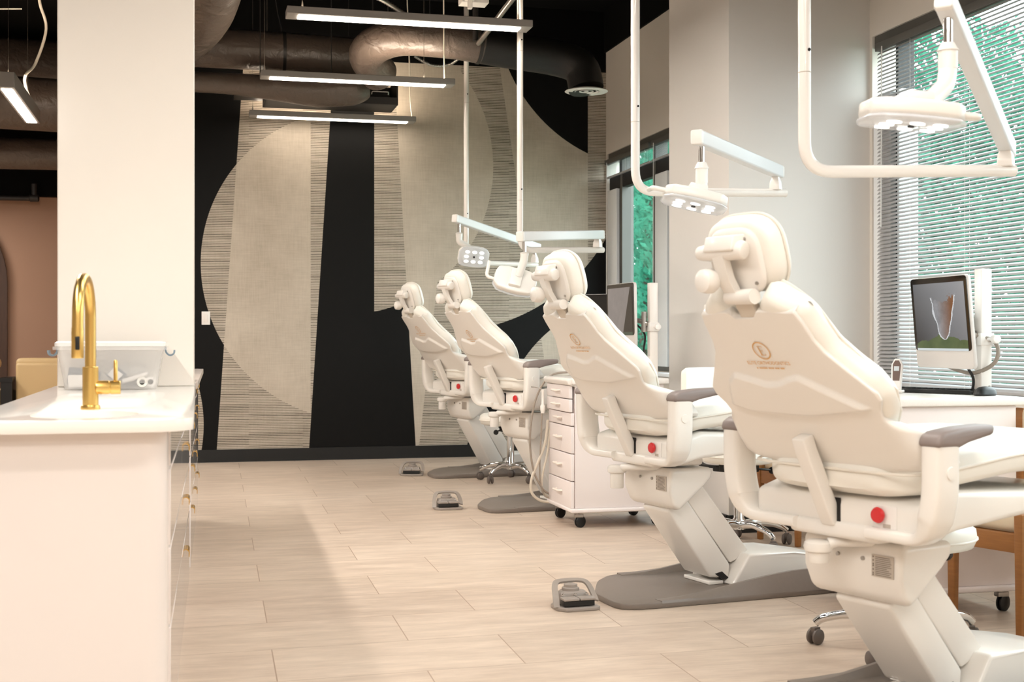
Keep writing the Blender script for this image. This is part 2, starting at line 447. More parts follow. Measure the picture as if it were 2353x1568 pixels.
def blind(name, label, y0, y1, z0, z1, pitch, tilt, xs, group=None, gather=False):
    t = thing(name, label, 'window blind', (xs, (y0+y1)/2, z1), 0, group)
    L = y1-y0
    hr = nb(); box(hr, (0, 0, -.022), (.045, L, .045)); obj('head_rail', hr, FRAME_DK if not gather else FRAME_DK, t, bev=.003)
    s = nb(); n = int((z1-z0-.05)/pitch)
    R = Matrix.Rotation(tilt, 3, 'Y')
    for k in range(n):
        z = -.055-k*pitch
        for a, b in ((-.0125, 0.), (0., .0125)):
            q = []
            for xx, yy in ((a, -L/2), (b, -L/2), (b, L/2), (a, L/2)):
                p = R @ Vector((xx, yy, -.0025*(1-(xx/.0125)**2)*-1)); q.append(s.verts.new(p+Vector((0, 0, z))))
            s.faces.new(q)
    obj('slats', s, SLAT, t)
    c = nb()
    yy = -L/2+.12
    while yy < L/2:
        for dx in (-.013, .013): tube(c, [(dx, yy, -.04), (dx, yy, z0-z1+.01)], .0011, 4)
        yy += .52
    obj('ladder_cords', c, CORD_W, t)
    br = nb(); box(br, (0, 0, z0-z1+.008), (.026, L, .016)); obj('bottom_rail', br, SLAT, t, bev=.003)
    w = nb(); tube(w, [(-.03, L/2-.09, -.03), (-.032, L/2-.085, -1.05 if not gather else -1.6)], .004 if not gather else .003, 6); obj('tilt_wand', w, CORD_W, t)
    return t
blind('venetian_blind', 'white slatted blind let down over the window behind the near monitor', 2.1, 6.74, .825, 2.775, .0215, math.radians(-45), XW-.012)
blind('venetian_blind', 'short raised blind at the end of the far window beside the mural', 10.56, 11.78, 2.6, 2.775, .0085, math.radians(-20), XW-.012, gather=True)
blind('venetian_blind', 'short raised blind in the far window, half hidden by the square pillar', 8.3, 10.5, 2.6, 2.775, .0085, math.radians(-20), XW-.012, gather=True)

# ------------------------------------------------------------------ outside
bm = nb(); box(bm, (19., 6., -1.6), (30., 60., .1)); tag(obj('outside_lawn', bm, GRASS), 'green ground outside below the windows', 'ground', kind='structure')
def tree(loc, h, r, label, seed):
    t = thing('leafy_tree', label, 'tree', loc, 0, 'trees outside the windows')
    rnd = random.Random(seed)
    tr = nb(); tube(tr, [(0, 0, 0), (.1, .05, h*.4), (0, .1, h*.75)], [.16, .12, .05], 8); obj('trunk', tr, BARK, t)
    f = nb()
    for i in range(17000):
        while True:
            p = Vector((rnd.uniform(-1, 1), rnd.uniform(-1, 1), rnd.uniform(-1, 1)))
            if .35 < p.length < 1: break
        p = Vector((p.x*r, p.y*r, h*.58+p.z*h*.44)); s = rnd.uniform(.04, .095)
        a = Vector((rnd.gauss(0, 1), rnd.gauss(0, 1), rnd.gauss(0, 1))).normalized(); b = a.orthogonal().normalized(); c_ = a.cross(b)
        f.faces.new([f.verts.new(p+b*s), f.verts.new(p+c_*s*.5), f.verts.new(p-b*s), f.verts.new(p-c_*s*.5)])
    obj('foliage', f, LEAF, t, smooth=False)
    return t
t0 = tree((12.2, 17.6, -1.55), 7.4, 2.1, 'leafy green tree outside, seen through the lowered blind', 3)
LA, LB = 'leafy green tree outside, seen through the lowered blind', 'leafy green tree outside the far window'
for i, (x, y, l) in enumerate(((9.9, 16.9, LA), (9.0, 20.2, LA), (8.4, 23.4, LB), (9.6, 28.6, LB))):
    dup(t0, (x, y, -1.55), 1.1*i+.7, l, 'trees outside the far window' if l == LB else 'trees outside the windows')

# ------------------------------------------------------------------ treatment chairs
BK = (-.14, .80); TK = Vector((-.61, 0, .79)).normalized(); NK = Vector((-TK.z, 0, -abs(TK.x)))     # NK points backwards and down
def bk(y, s, off): return Vector((BK[0], y, BK[1])) + TK*s + NK*off
SH_W = [(-.05, .235), (-.035, .285), (-.02, .3), (.03, .302), (.10, .29), (.135, .283), (.165, .29), (.2, .31), (.225, .308), (.255, .285), (.3, .25), (.36, .205), (.40, .19), (.46, .183), (.5, .172), (.52, .15)]
CU_W = [(-.03, .2), (.035, .222), (.075, .272), (.14, .318), (.2, .330), (.25, .313), (.3, .27), (.36, .23), (.445, .21), (.5, .207), (.56, .205)]
def emboss(y, s):
    up = interp([(-.30, .176), (-.268, .182), (-.085, .292), (-.05, .286), (0, .266), (.05, .262), (.1, .278), (.165, .292), (.21, .26), (.25, .172)], -y if False else y)
    lo = interp([(-.28, .172), (-.06, .144), (.182, .147), (.26, .168)], y)
    d = min(up-s, s-lo, .27-abs(y))
    return .013*sstep(-.002, .013, d)
def make_chair(n, pose, label, logo_s, dz, base_rot):
    X, Y, phi = pose
    t = thing('dental_chair', label, 'dental chair', (X, Y, 0), math.radians(phi), 'dental chairs')
    def up(o): o.location.z += dz; return o
    # --- base plate on the floor
    b = nb()
    A = math.radians(base_rot); ca, sa = math.cos(A), math.sin(A)
    def rb(x, y): return (x*ca-y*sa, x*sa+y*ca)
    out = [(-.30, -.24), (-.285, -.285), (-.24, -.315), (-.15, -.325), (.70, -.325), (.76, -.30), (.79, -.24), (.79, .24), (.76, .30), (.70, .325), (.04, .325), (-.06, .30), (-.16, .2), (-.29, -.04)]
    for _ in range(2):
        out = [q for k in range(len(out)) for q in ((out[k][0]*.86+out[(k+1) % len(out)][0]*.14, out[k][1]*.86+out[(k+1) % len(out)][1]*.14), (out[k][0]*.14+out[(k+1) % len(out)][0]*.86, out[k][1]*.14+out[(k+1) % len(out)][1]*.86))]
    prism(b, [rb(x, y) for x, y in out], 'z', 0, .026)
    bevel(b, .006, 2)
    for sgn in (-1, 1):
        x0 = -.12 if sgn < 0 else .0
        sec0 = [(.325, .02), (.30, .035), (.27, .028), (.25, .02)]
        V = []
        for k in range(9):
            u = k/8; x = x0+(.76-x0)*u if sgn < 0 else x0+(.80-x0)*u
            hgt = .028+.078*sstep(0, .85, u)
            V.append([b.verts.new(rb(x, sgn*yy)+(zz,)) for yy, zz in ((.325, .02), (.32, .03), (.283, hgt), (.268, hgt), (.262-.02*(1-u), .02))])
        for A_, B_ in zip(V, V[1:]):
            for i in range(4): b.faces.new((A_[i], A_[i+1], B_[i+1], B_[i]))
        b.faces.new(V[0]); b.faces.new(list(reversed(V[-1])))
    bmesh.ops.recalc_face_normals(b, faces=b.faces)
    obj('base_plate', b, BASE_TAUPE, t, ang=35)
    # --- low cover at the front of the base
    c = nb(); prism(c, [(.315, .027), (.405, .158), (.66, .148), (.84, .12), (.93, .08), (.93, .027)], 'y', -.16, .16)
    for v in c.verts:
        if v.co.x > .8: v.co.y *= .72
    obj('base_cover', c, WHITE_SHELL, t, bev=.014)
    # --- slanted lifting column
    a = nb(); prism(a, [(.02, .36+dz), (.095, .44+dz), (.345, .11), (.34, .05), (.24, .06)], 'y', -.105, .105)
    obj('lift_column', a, WHITE_SHELL, t, bev=.012)
    a = nb(); prism(a, [(.10, .43+dz), (.19, .475+dz), (.445, .165), (.38, .125), (.35, .115)], 'y', -.098, .098)
    obj('column_side_cover', a, WHITE_SHELL, t, bev=.006)
    a = nb(); prism(a, [(.262, .075), (.30, .082), (.335, .052), (.305, .045)], 'y', -.1065, -.07); obj('column_vent', a, DARK_GAP, t)
    a = nb(); box(a, (.275, 0, .034), (.075, .2, .016)); obj('column_foot', a, WHITE_SHELL, t, bev=.004)
    # --- housing under the seat
    h_ = nb(); prism(h_, [(-.02, .548), (-.022, .45), (-.002, .386), (.032, .366), (.15, .468), (.192, .503), (.196, .548)], 'y', -.19, .19)
    for v in h_.verts:
        if v.co.z < .42: v.co.y *= .93
    hb = up(obj('column_housing', h_, WHITE_SHELL, t, bev=.026, bseg=4))
    for yy in (.047, -.047):
        q = nb(); lathe(q, [(0, -.003), (.006, -.003), (.006, .003), (0, .003)], (-.0235, yy, .498), 'x', 12); obj('screw', q, STEEL, hb)
    q = nb(); box(q, (-.0235, -.12, .4835), (.002, .078, .062)); lb = obj('instruction_label', q, LABEL_GREY, hb, smooth=False)
    q = nb(); rr = random.Random(5)
    for k in range(11):
        z = .5085-k*.0051; w = rr.uniform(.04, .058)
        box(q, (-.0248, -.0945-w/2, z), (.0006, w, .0016))
        if k in (0, 2, 4, 5, 7, 9, 10): box(q, (-.0248, -.0865, z), (.0006, .0035, .0032))
    obj('label_print', q, LABEL_INK, lb, smooth=False)
    # --- cup and tray arm behind the housing
    q = nb()
    ty = .05 if n == 1 else .115
    tube(q, [(.0, -.08, .546), (-.04, -.06, .545), (-.07, ty*.3-.01, .542), (-.09, ty-.03, .536)], [.012, .012, .015, .018], 12)
    lathe(q, [(0, .014), (.03, .014), (.04, .008), (.043, -.004), (.04, -.016), (.034, -.02), (0, -.02)], (-.10, ty, .53), 'z', 24)
    ta = up(obj('tray_arm', q, WHITE_SHELL, t))
    ch_ = .068 if n != 1 else .032
    q = nb(); lathe(q, [(0, 0), (.028, 0), (.03, .005), (.03, ch_), (0, ch_)], (-.10, ty, .512-ch_), 'z', 24); obj('cup_holder', q, WHITE_SHELL, ta)
    q = nb(); box(q, (-.055, .02 if n != 1 else -.01, .558), (.04, .07, .006)); obj('tray_pad', q, LABEL_GREY, ta, bev=.002)
    if n == 2:
        q = nb(); lathe(q, [(0, 0), (.02, 0), (.017, .03), (.02, .036), (.014, .055), (0, .058)], (-.055, -.045, .575), 'z', 7); obj('tap_knob', q, VINYL, ta)
    # --- seat frame with the red stop button
    f = nb(); prism(f, [(-.09, .568), (.05, .60), (.5, .636), (.84, .628), (.86, .664), (.05, .712), (-.09, .672)], 'y', -.318, .318)
    fr = up(obj('seat_frame', f, WHITE_SHELL, t, bev=.022))
    f = nb(); box(f, (.03, 0, .582), (.26, .34, .05)); up(obj('seat_bracket', f, WHITE_SHELL, t, bev=.015))
    q = nb(); box(q, (-.0915, -.185, .636), (.004, .085, .064)); obj('button_plate', q, LABEL_WHITE, fr, bev=.002)
    q = nb(); box(q, (-.0938, -.195, .612), (.001, .026, .011)); obj('button_caption', q, LABEL_GREY, fr)
    q = nb(); lathe(q, [(.012, 0), (.012, -.005), (.021, -.006), (.0225, -.012), (.019, -.018), (0, -.020)], (-.093, -.172, .641), 'x', 24); obj('stop_button', q, RED, fr)
    q = nb(); box(q, (-.0905, -.012, .63), (.004, .026, .085)); obj('strut_slot', q, DARK_GAP, fr)
    # --- seat cushion running out to the footrest
    s = nb()
    prof_b = [(-.11, .668), (.05, .71), (.32, .737), (.62, .735), (.92, .68)]
    prof_t = [(-.135, .815), (.05, .845), (.32, .85), (.62, .85), (1.0, .775)]
    def seat_pt(i, j):
        ang = 2*PI*i/40; cx_, cz_ = math.cos(ang), math.sin(ang)
        ex = abs(cx_)**.45*(1 if cx_ > 0 else -1); ez = abs(cz_)**.42*(1 if cz_ > 0 else -1)
        v = j/24; x = -.125+1.12*v
        zb = interp(prof_b, x); zt = interp(prof_t, x)
        endr = min(1, (1-abs(2*v-1)**14)) ** .5
        w = interp([(-.12, .295), (.0, .33), (.6, .33), (1., .27)], x)*max(.62, endr)
        mid = (zb+zt)/2; hh = (zt-zb)/2*max(.45, endr)
        return Vector((x, ex*w, mid+ez*hh+.008*(1-ex*ex)*(0)))
    V = [[s.verts.new(seat_pt(i, j)) for i in range(40)] for j in range(25)]
    for j in range(24):
        for i in range(40): s.faces.new((V[j][i], V[j][(i+1) % 40], V[j+1][(i+1) % 40], V[j+1][i]))
    s.faces.new(list(reversed(V[0]))); s.faces.new(V[-1]); bmesh.ops.recalc_face_normals(s, faces=s.faces)
    sc_ = up(obj('seat_cushion', s, VINYL, t, ang=60))
    q = nb()
    path = [(.95, .285, .735), (.6, .333, .80), (.32, .334, .802), (.05, .333, .776), (-.06, .318, .764), (-.122, .25, .76), (-.131, 0, .76), (-.122, -.25, .76), (-.06, -.318, .764), (.05, -.333, .776), (.32, -.334, .802), (.6, -.333, .80), (.95, -.285, .735)]
    tube(q, catmull(path, 5), .0042, 6); obj('piping', q, PIPING, sc_)
    # --- armrests
    for sgn, nm in ((-1, 'armrest'), (1, 'armrest')):
        a = nb()
        pth = arc_path([(-.088, sgn*.135, .588), (-.095, sgn*.34, .588), (-.10, sgn*.378, .70), (-.10, sgn*.378, .845)], .10, 8)
        sec = []
        for k in range(20):
            an = 2*PI*k/20; cx_, cy_ = math.cos(an), math.sin(an)
            sec.append((abs(cx_)**.5*(1 if cx_ > 0 else -1), abs(cy_)**.5*(1 if cy_ > 0 else -1)))
        # in-plane thickness .03, depth along x .045
        P = pth; rings = []
        for i, p in enumerate(P):
            d = (P[min(i+1, len(P)-1)]-P[max(0, i-1)]).normalized(); nrm = Vector((0, -d.z, d.y))
            k_ = i/(len(P)-1); th_ = .017+.016*sstep(.1, .6, k_); dp = .03+.018*sstep(.05, .55, k_)
            rings.append([a.verts.new(p+nrm*(sx_*th_)+Vector((1, 0, 0))*(sy_*dp)) for sx_, sy_ in sec])
        for A_, B_ in zip(rings, rings[1:]):
            for i in range(20): a.faces.new((A_[i], A_[(i+1) % 20], B_[(i+1) % 20], B_[i]))
        a.faces.new(list(reversed(rings[0]))); a.faces.new(rings[-1]); bmesh.ops.recalc_face_normals(a, faces=a.faces)
        lathe(a, [(0, .004), (.017, .003), (.018, 0), (.018, -.004), (0, -.004)], (-.098, sgn*.411, .775), 'y', 20) if sgn > 0 else lathe(a, [(0, -.004), (.017, -.003), (.018, 0), (.018, .004), (0, .004)], (-.098, sgn*.411, .775), 'y', 20)
        ao = up(obj(nm, a, WHITE_SHELL, t, ang=50))
        p = nb()
        prism(p, [(-.152, .843), (-.06, .84), (-.02, .852), (.06, .866), (.078, .868), (.085, .897), (.03, .896), (-.04, .893), (-.12, .884), (-.145, .872)], 'y', sgn*.378-.036, sgn*.378+.036)
        obj('arm_pad', p, GREY_PAD, ao, bev=.013, bseg=4)
    # --- strut joining back and seat
    a = nb(); tube(a, [(-.205, .012, .85), (-.19, .012, .81), (-.115, .012, .66), (-.085, .012, .60)], .04, sec=[(.55, .62), (-.55, .62), (-.55, -.62), (.55, -.62)])
    up(obj('back_strut', a, WHITE_SHELL, t, bev=.006))
    # --- backrest: moulded shell, padded front, gold emblem
    r = nb(); NU, NV = 63, 120
    us = [-1-.36*(1-k/4) for k in range(4)]+[-1+2*k/(NU-1) for k in range(NU)]+[1+.36*(k+1)/4 for k in range(4)]
    vs_ = [k/NV for k in range(NV+1)]+[1.03, 1.06]
    def shell_pt(u, v):
        vv = min(v, 1); uc = max(-1, min(1, u))
        y0 = uc*.2
        top = .504-.02*sstep(.06, .03, abs(uc*.17))-.012*sstep(.5, 1, abs(uc))
        s_ = -.048+(top+.048)*vv
        w = interp(SH_W, s_); y = uc*w
        off = .010*(1-uc*uc)-.006 + emboss(y, s_)
        bot = -.004*0
        if abs(u) > 1:
            e = (abs(u)-1)/.36
            wg = sstep(.142, .108, s_)
            D = .11*wg*e*e
            y = math.copysign(w+.006*math.sin(e*PI/2)+.062*wg*math.sin(e*PI/2), u); off -= .79*D+.010*e*e
            s_ -= .61*D+.03*e*sstep(.03, .11, s_)*wg
        if v > 1:
            off -= .03*(v-1)/.06; s_ += .004
        return bk(y, s_, off)
    grid(r, lambda i, j: shell_pt(us[i], vs_[j]), len(us), len(vs_))
    so = up(obj('back_shell', r, WHITE_SHELL, t, ang=80))
    md = so.modifiers.new('thick', 'SOLIDIFY'); md.thickness = .012; md.offset = 1
    # emblem: ring, letter, two lines of lettering
    g_ = nb()
    def e3(x, y): return bk(-x, logo_s+y, .0068+.0*abs(x))
    for k in range(40):
        a0, a1 = 2*PI*k/40, 2*PI*(k+1)/40
        q = [(.027*math.cos(a0), .027*math.sin(a0)), (.0305*math.cos(a0), .0305*math.sin(a0)), (.0305*math.cos(a1), .0305*math.sin(a1)), (.027*math.cos(a1), .027*math.sin(a1))]
        g_.faces.new([g_.verts.new(e3(*p)) for p in q])
    def rect(x0, y0, x1, y1): g_.faces.new([g_.verts.new(e3(*p)) for p in ((x0, y0), (x1, y0), (x1, y1), (x0, y1))])
    rect(-.0085, -.016, -.0045, .016); rect(-.0105, .0145, .0085, .016); rect(-.0105, -.016, .0095, -.0145); rect(-.0045, -.0007, .005, .0007)
    rect(.0072, .0105, .0085, .016); rect(.0082, -.016, .0095, -.0095); rect(.0038, -.004, .005, .004)
    text_mesh(g_, 'ELITE ORTHODONTICS', .0165, lambda x, y: e3(x, y-.0435), .93)
    xx = -.055; rr = random.Random(2)
    while xx < .055:
        w = rr.uniform(.002, .0045); rect(xx, -.0635, xx+w, -.0585); xx += w+(.0012 if rr.random() < .85 else .005)
    em = obj('emblem', g_, GOLD_INK, so, smooth=False, label='gold ringed letter and lettering')
    # cushion
    c = nb(); NU, NV = 37, 37
    def cpt(u, v, front):
        top = .488+.072*math.exp(-((abs(u*.2)-.105)/.055)**2)
        s_ = -.02+(top+.02)*v; w = interp(CU_W, s_); y = u*w
        p = max(0, 1-abs(u)**7)**.42*max(0, 1-abs(2*v-1)**9)**.42
        crown = .012*(1-u*u)
        off = -.054-(.044*p+crown*0.6*p) if front else -.054+.05*p+.012*sstep(.47, .52, s_)*p
        return bk(y, s_, off)
    for fl in (True, False): grid(c, lambda i, j: cpt(-1+2*i/(NU-1), j/(NV-1), fl), NU, NV)
    bmesh.ops.remove_doubles(c, verts=c.verts, dist=.0008); bmesh.ops.recalc_face_normals(c, faces=c.faces)
    co = up(obj('back_cushion', c, VINYL, t, ang=75))
    q = nb(); pth = []
    for k in range(80):
        an = -PI/2+.25+(2*PI-.5)*k/79; cx_, sx_ = math.cos(an), math.sin(an)
        pth.append(cpt(.985*abs(cx_)**.3*(1 if cx_ > 0 else -1), .5+.485*abs(sx_)**.3*(1 if sx_ > 0 else -1), True)+NK*.004)
    tube(q, pth, .0042, 6); obj('piping', q, PIPING, co)
    # --- headrest
    TH = Vector((-.27, 0, .963)).normalized(); NH = Vector((-TH.z, 0, TH.x)); CH = Vector((-.452, -.006, 1.352))
    def hp(y, s, off): return CH+Vector((0, y, 0))+TH*s+NH*off
    def pad(bm_, a_, b_, t_, off, ex=3.2, cr=.0, yo=0, so_=0):
        nr, na = 10, 48
        for sg in (1, -1):
            V = []
            for i in range(nr+1):
                rr_ = (i/nr)**.6
                row = []
                for k in range(na):
                    an = 2*PI*k/na; cx_, sx_ = math.cos(an), math.sin(an)
                    y = a_*rr_*abs(cx_)**(2/ex)*(1 if cx_ > 0 else -1); s_ = b_*rr_*abs(sx_)**(2/ex)*(1 if sx_ > 0 else -1)
                    y *= 1+.10*(s_/b_)*0-.06*((s_/b_) > 0)*(s_/b_)**2
                    row.append(bm_.verts.new(hp(y+yo, s_+so_, off+sg*t_*max(0, 1-rr_**7)**.42)))
                V.append(row)
            for A_, B_ in zip(V, V[1:]):
                for k in range(na): bm_.faces.new((A_[k], A_[(k+1) % na], B_[(k+1) % na], B_[k]))
        bmesh.ops.remove_doubles(bm_, verts=bm_.verts, dist=.0006); bmesh.ops.recalc_face_normals(bm_, faces=bm_.faces)
    h1 = nb(); pad(h1, .132, .106, .044, -.025); hc = up(obj('headrest_cushion', h1, VINYL, t, ang=75))
    q = nb(); pth = []
    for k in range(49):
        an = 2*PI*k/48; cx_, sx_ = math.cos(an), math.sin(an)
        y = .133*abs(cx_)**(2/3.2)*(1 if cx_ > 0 else -1); s_ = .107*abs(sx_)**(2/3.2)*(1 if sx_ > 0 else -1)
        y *= 1-.06*(s_ > 0)*(s_/.115)**2
        pth.append(hp(y, s_, -.036))
    tube(q, pth, .004, 6, caps=False); obj('piping', q, PIPING, hc)
    h2 = nb(); pad(h2, .1, .092, .012, .02, 3.6, so_=-.012); hp_ = up(obj('headrest_plate', h2, WHITE_SHELL, t, ang=60))
    for yy, ss in ((.056, .05), (-.056, .05), (-.07, -.072)):
        q = nb(); lathe(q, [(0, -.002), (.0045, -.002), (.0045, .004), (0, .004)], hp(yy, ss, .034), 'x', 10); obj('screw', q, STEEL, hp_)
    q = nb()
    tube(q, [hp(-.07, .022, .05), hp(-.06, .024, .052), hp(.06, .024, .058), hp(.10, .024, .058)], [.024, .026, .024, .02], 16)
    prism(q, [(-.49, 1.405), (-.535, 1.40), (-.545, 1.36), (-.50, 1.352)], 'y', -.062, .05)
    bevel(q, .004, 2, 50)
    tube(q, [hp(.012, .02, .068), hp(.012, -.05, .062), hp(.012, -.10, .045)], .024, sec=[(.45, .9), (-.45, .9), (-.45, -.9), (.45, -.9)])
    tube(q, [hp(.035, -.105, .045), hp(-.065, -.105, .045)], .021, 18)
    br = up(obj('headrest_bracket', q, WHITE_SHELL, t, ang=50))
    q = nb(); lathe(q, [(0, -.03), (.02, -.029), (.031, -.022), (.034, -.008), (.034, .01), (.028, .02), (.012, .022), (.012, .045), (0, .045)], hp(.055, -.048, .088), 'x', 28); obj('headrest_knob', q, WHITE_SHELL, br)
    a = nb(); tube(a, [hp(-.012, -.09, .04), hp(-.012, -.16, .02), bk(-.006, .44, -.02)], .03, sec=[(.42, 1.1), (-.42, 1.1), (-.42, -1.1), (.42, -1.1)])
    up(obj('headrest_stem', a, LABEL_GREY if False else BASE_LIGHT, t, bev=.004))
    return t
BASE_LIGHT = mat('stem_plastic', (206, 196, 182), .35)
POSES = {1: (1.866, 3.444, 19.58, -.028), 2: (1.921, 5.348, 12.7, 0.), 3: (2.053, 8.308, 15.3, .0695), 4: (2.09, 10.36, 16.5, .075)}
CL = {1: 'white dental chair nearest the camera, cut off by the right edge', 2: 'white dental chair second from the camera, on a taupe base beside the drawer cart',
      3: 'white dental chair third from the camera, behind the drawer cart hoses', 4: 'white dental chair farthest away, nearest the patterned mural'}
for n, (x, y, p, dz) in POSES.items():
    make_chair(n, (x, y, p), CL[n], .375 if n != 3 else .328, dz, {1: -8, 2: -4.2, 3: -7, 4: -10}[n])

# foot controls on the floor
def pedal(label, loc, rz):
    t = thing('foot_control', label, 'foot pedal', loc, rz, 'foot controls')
    b = nb()
    outl = [(-.088, -.05), (-.06, -.085), (.075, -.085), (.09, -.07), (.09, .03), (.06, .085), (-.05, .085), (-.088, .03)]
    prism(b, outl, 'z', 0, .016); obj('base', b, BLACK_PL if False else PEDAL_GREY, t, bev=.004)
    b = nb(); prism(b, [(-.07, -.02), (.07, -.02), (.075, .03), (.045, .075), (-.045, .075), (-.075, .03)], 'z', .016, .066)
    for v in b.verts:
        if v.co.z > .05: v.co.x *= .8; v.co.y = v.co.y*.8+.008
    ho = obj('housing', b, PEDAL_GREY, t, bev=.008)
    b = nb(); box(b, (0, -.045, .03), (.13, .055, .022)); obj('pedal_slot', b, BLACK_PL, t, bev=.002)
    for sg in (-1, 1):
        b = nb(); box(b, (sg*.035, -.052, .047), (.066, .055, .01)); obj('toe_plate', b, PEDAL_GREY, t, bev=.003)
    b = nb(); lathe(b, [(.036, .06), (.036, .076), (.028, .08), (.028, .09), (.018, .093), (0, .093)], (0, .035, .0), 'z', 24); obj('dial', b, PEDAL_GREY, t)
    for xx in (-.05, 0, .05):
        b = nb(); lathe(b, [(0, -.004), (.007, -.003), (.007, .006), (0, .006)], (xx, -.022, .056), 'y', 12); obj('screw', b, CHROME, ho)
    b = nb(); pth = [(-.09, -.05, .014), (-.085, -.02, .06), (-.07, .03, .088), (-.04, .062, .098), (.045, .066, .098), (.076, .045, .088), (.088, .005, .05), (.086, -.03, .03)]
    tube(b, catmull(pth, 5), .012, sec=[(.35, 1), (-.35, 1), (-.35, -1), (.35, -1)]); obj('guard_arch', b, PEDAL_GREY, t)
    return t
p2 = pedal('grey foot control with arched guard, beside the second chair\'s base', (1.505, 5.115, 0), math.radians(4))
dup(p2, (1.585, 8.27, 0), math.radians(-2), 'grey foot control on the floor beside the third chair\'s base')
dup(p2, (1.70, 10.36, 0), math.radians(-14), 'grey foot control on the floor beside the farthest chair\'s base')

# ------------------------------------------------------------------ ceiling-hung treatment lights
def lamp_head(parent, M, sides=(-1, 1), handle_u=True):
    """head in its own frame: +z out of the lit face, x long side"""
    def T_(bm):
        for v in bm.verts: v.co = M @ v.co
        return bm
    b = nb()
    outl = [(-.13, -.035), (-.115, -.075), (-.06, -.088), (.06, -.088), (.115, -.075), (.13, -.035), (.13, .04), (.10, .075), (.03, .085), (-.03, .085), (-.10, .075), (-.13, .04)]
    prism(b, outl, 'z', -.035, .008); bevel(b, .012, 3)
    hd = obj('lamp_head', T_(b), WHITE_SHELL, parent, ang=50)
    b = nb(); box(b, (0, .0, -.045), (.075, .12, .03)); bevel(b, .008, 2); obj('head_spine', T_(b), WHITE_SHELL, hd)
    b = nb(); prism(b, [(x*1.03, y*1.04) for x, y in outl], 'z', .008, .022); bevel(b, .008, 2)
    obj('clear_cover', T_(b), CLEARLENS, hd, ang=50)
    for yy, xs in ((.042, (-.062, 0, .062)), (0., (-.066, .066)), (-.042, (-.062, 0, .062))):
        for xx in xs:
            b = nb(); lathe(b, [(0, .023), (.02, .023), (.02, .0265), (0, .0275)], (xx, yy, 0), 'z', 20, 1., .62); obj('led_lens', T_(b), LED_COOL, hd)
    b = nb(); lathe(b, [(0, .023), (.009, .023), (.009, .027), (0, .027)], (0, 0, 0), 'z', 12); obj('sensor', T_(b), BLACK_PL, hd)
    for sg in sides:
        b = nb()
        tube(b, arc_path([(sg*.12, .02, -.012), (sg*.178, .02, -.012), (sg*.182, -.085, -.03)] if handle_u else [(sg*.11, .04, -.012), (sg*.175, .035, -.012), (sg*.178, -.05, -.012)], .03, 6), .0105, 10)
        obj('handle', T_(b), WHITE_SHELL, hd)
    return hd
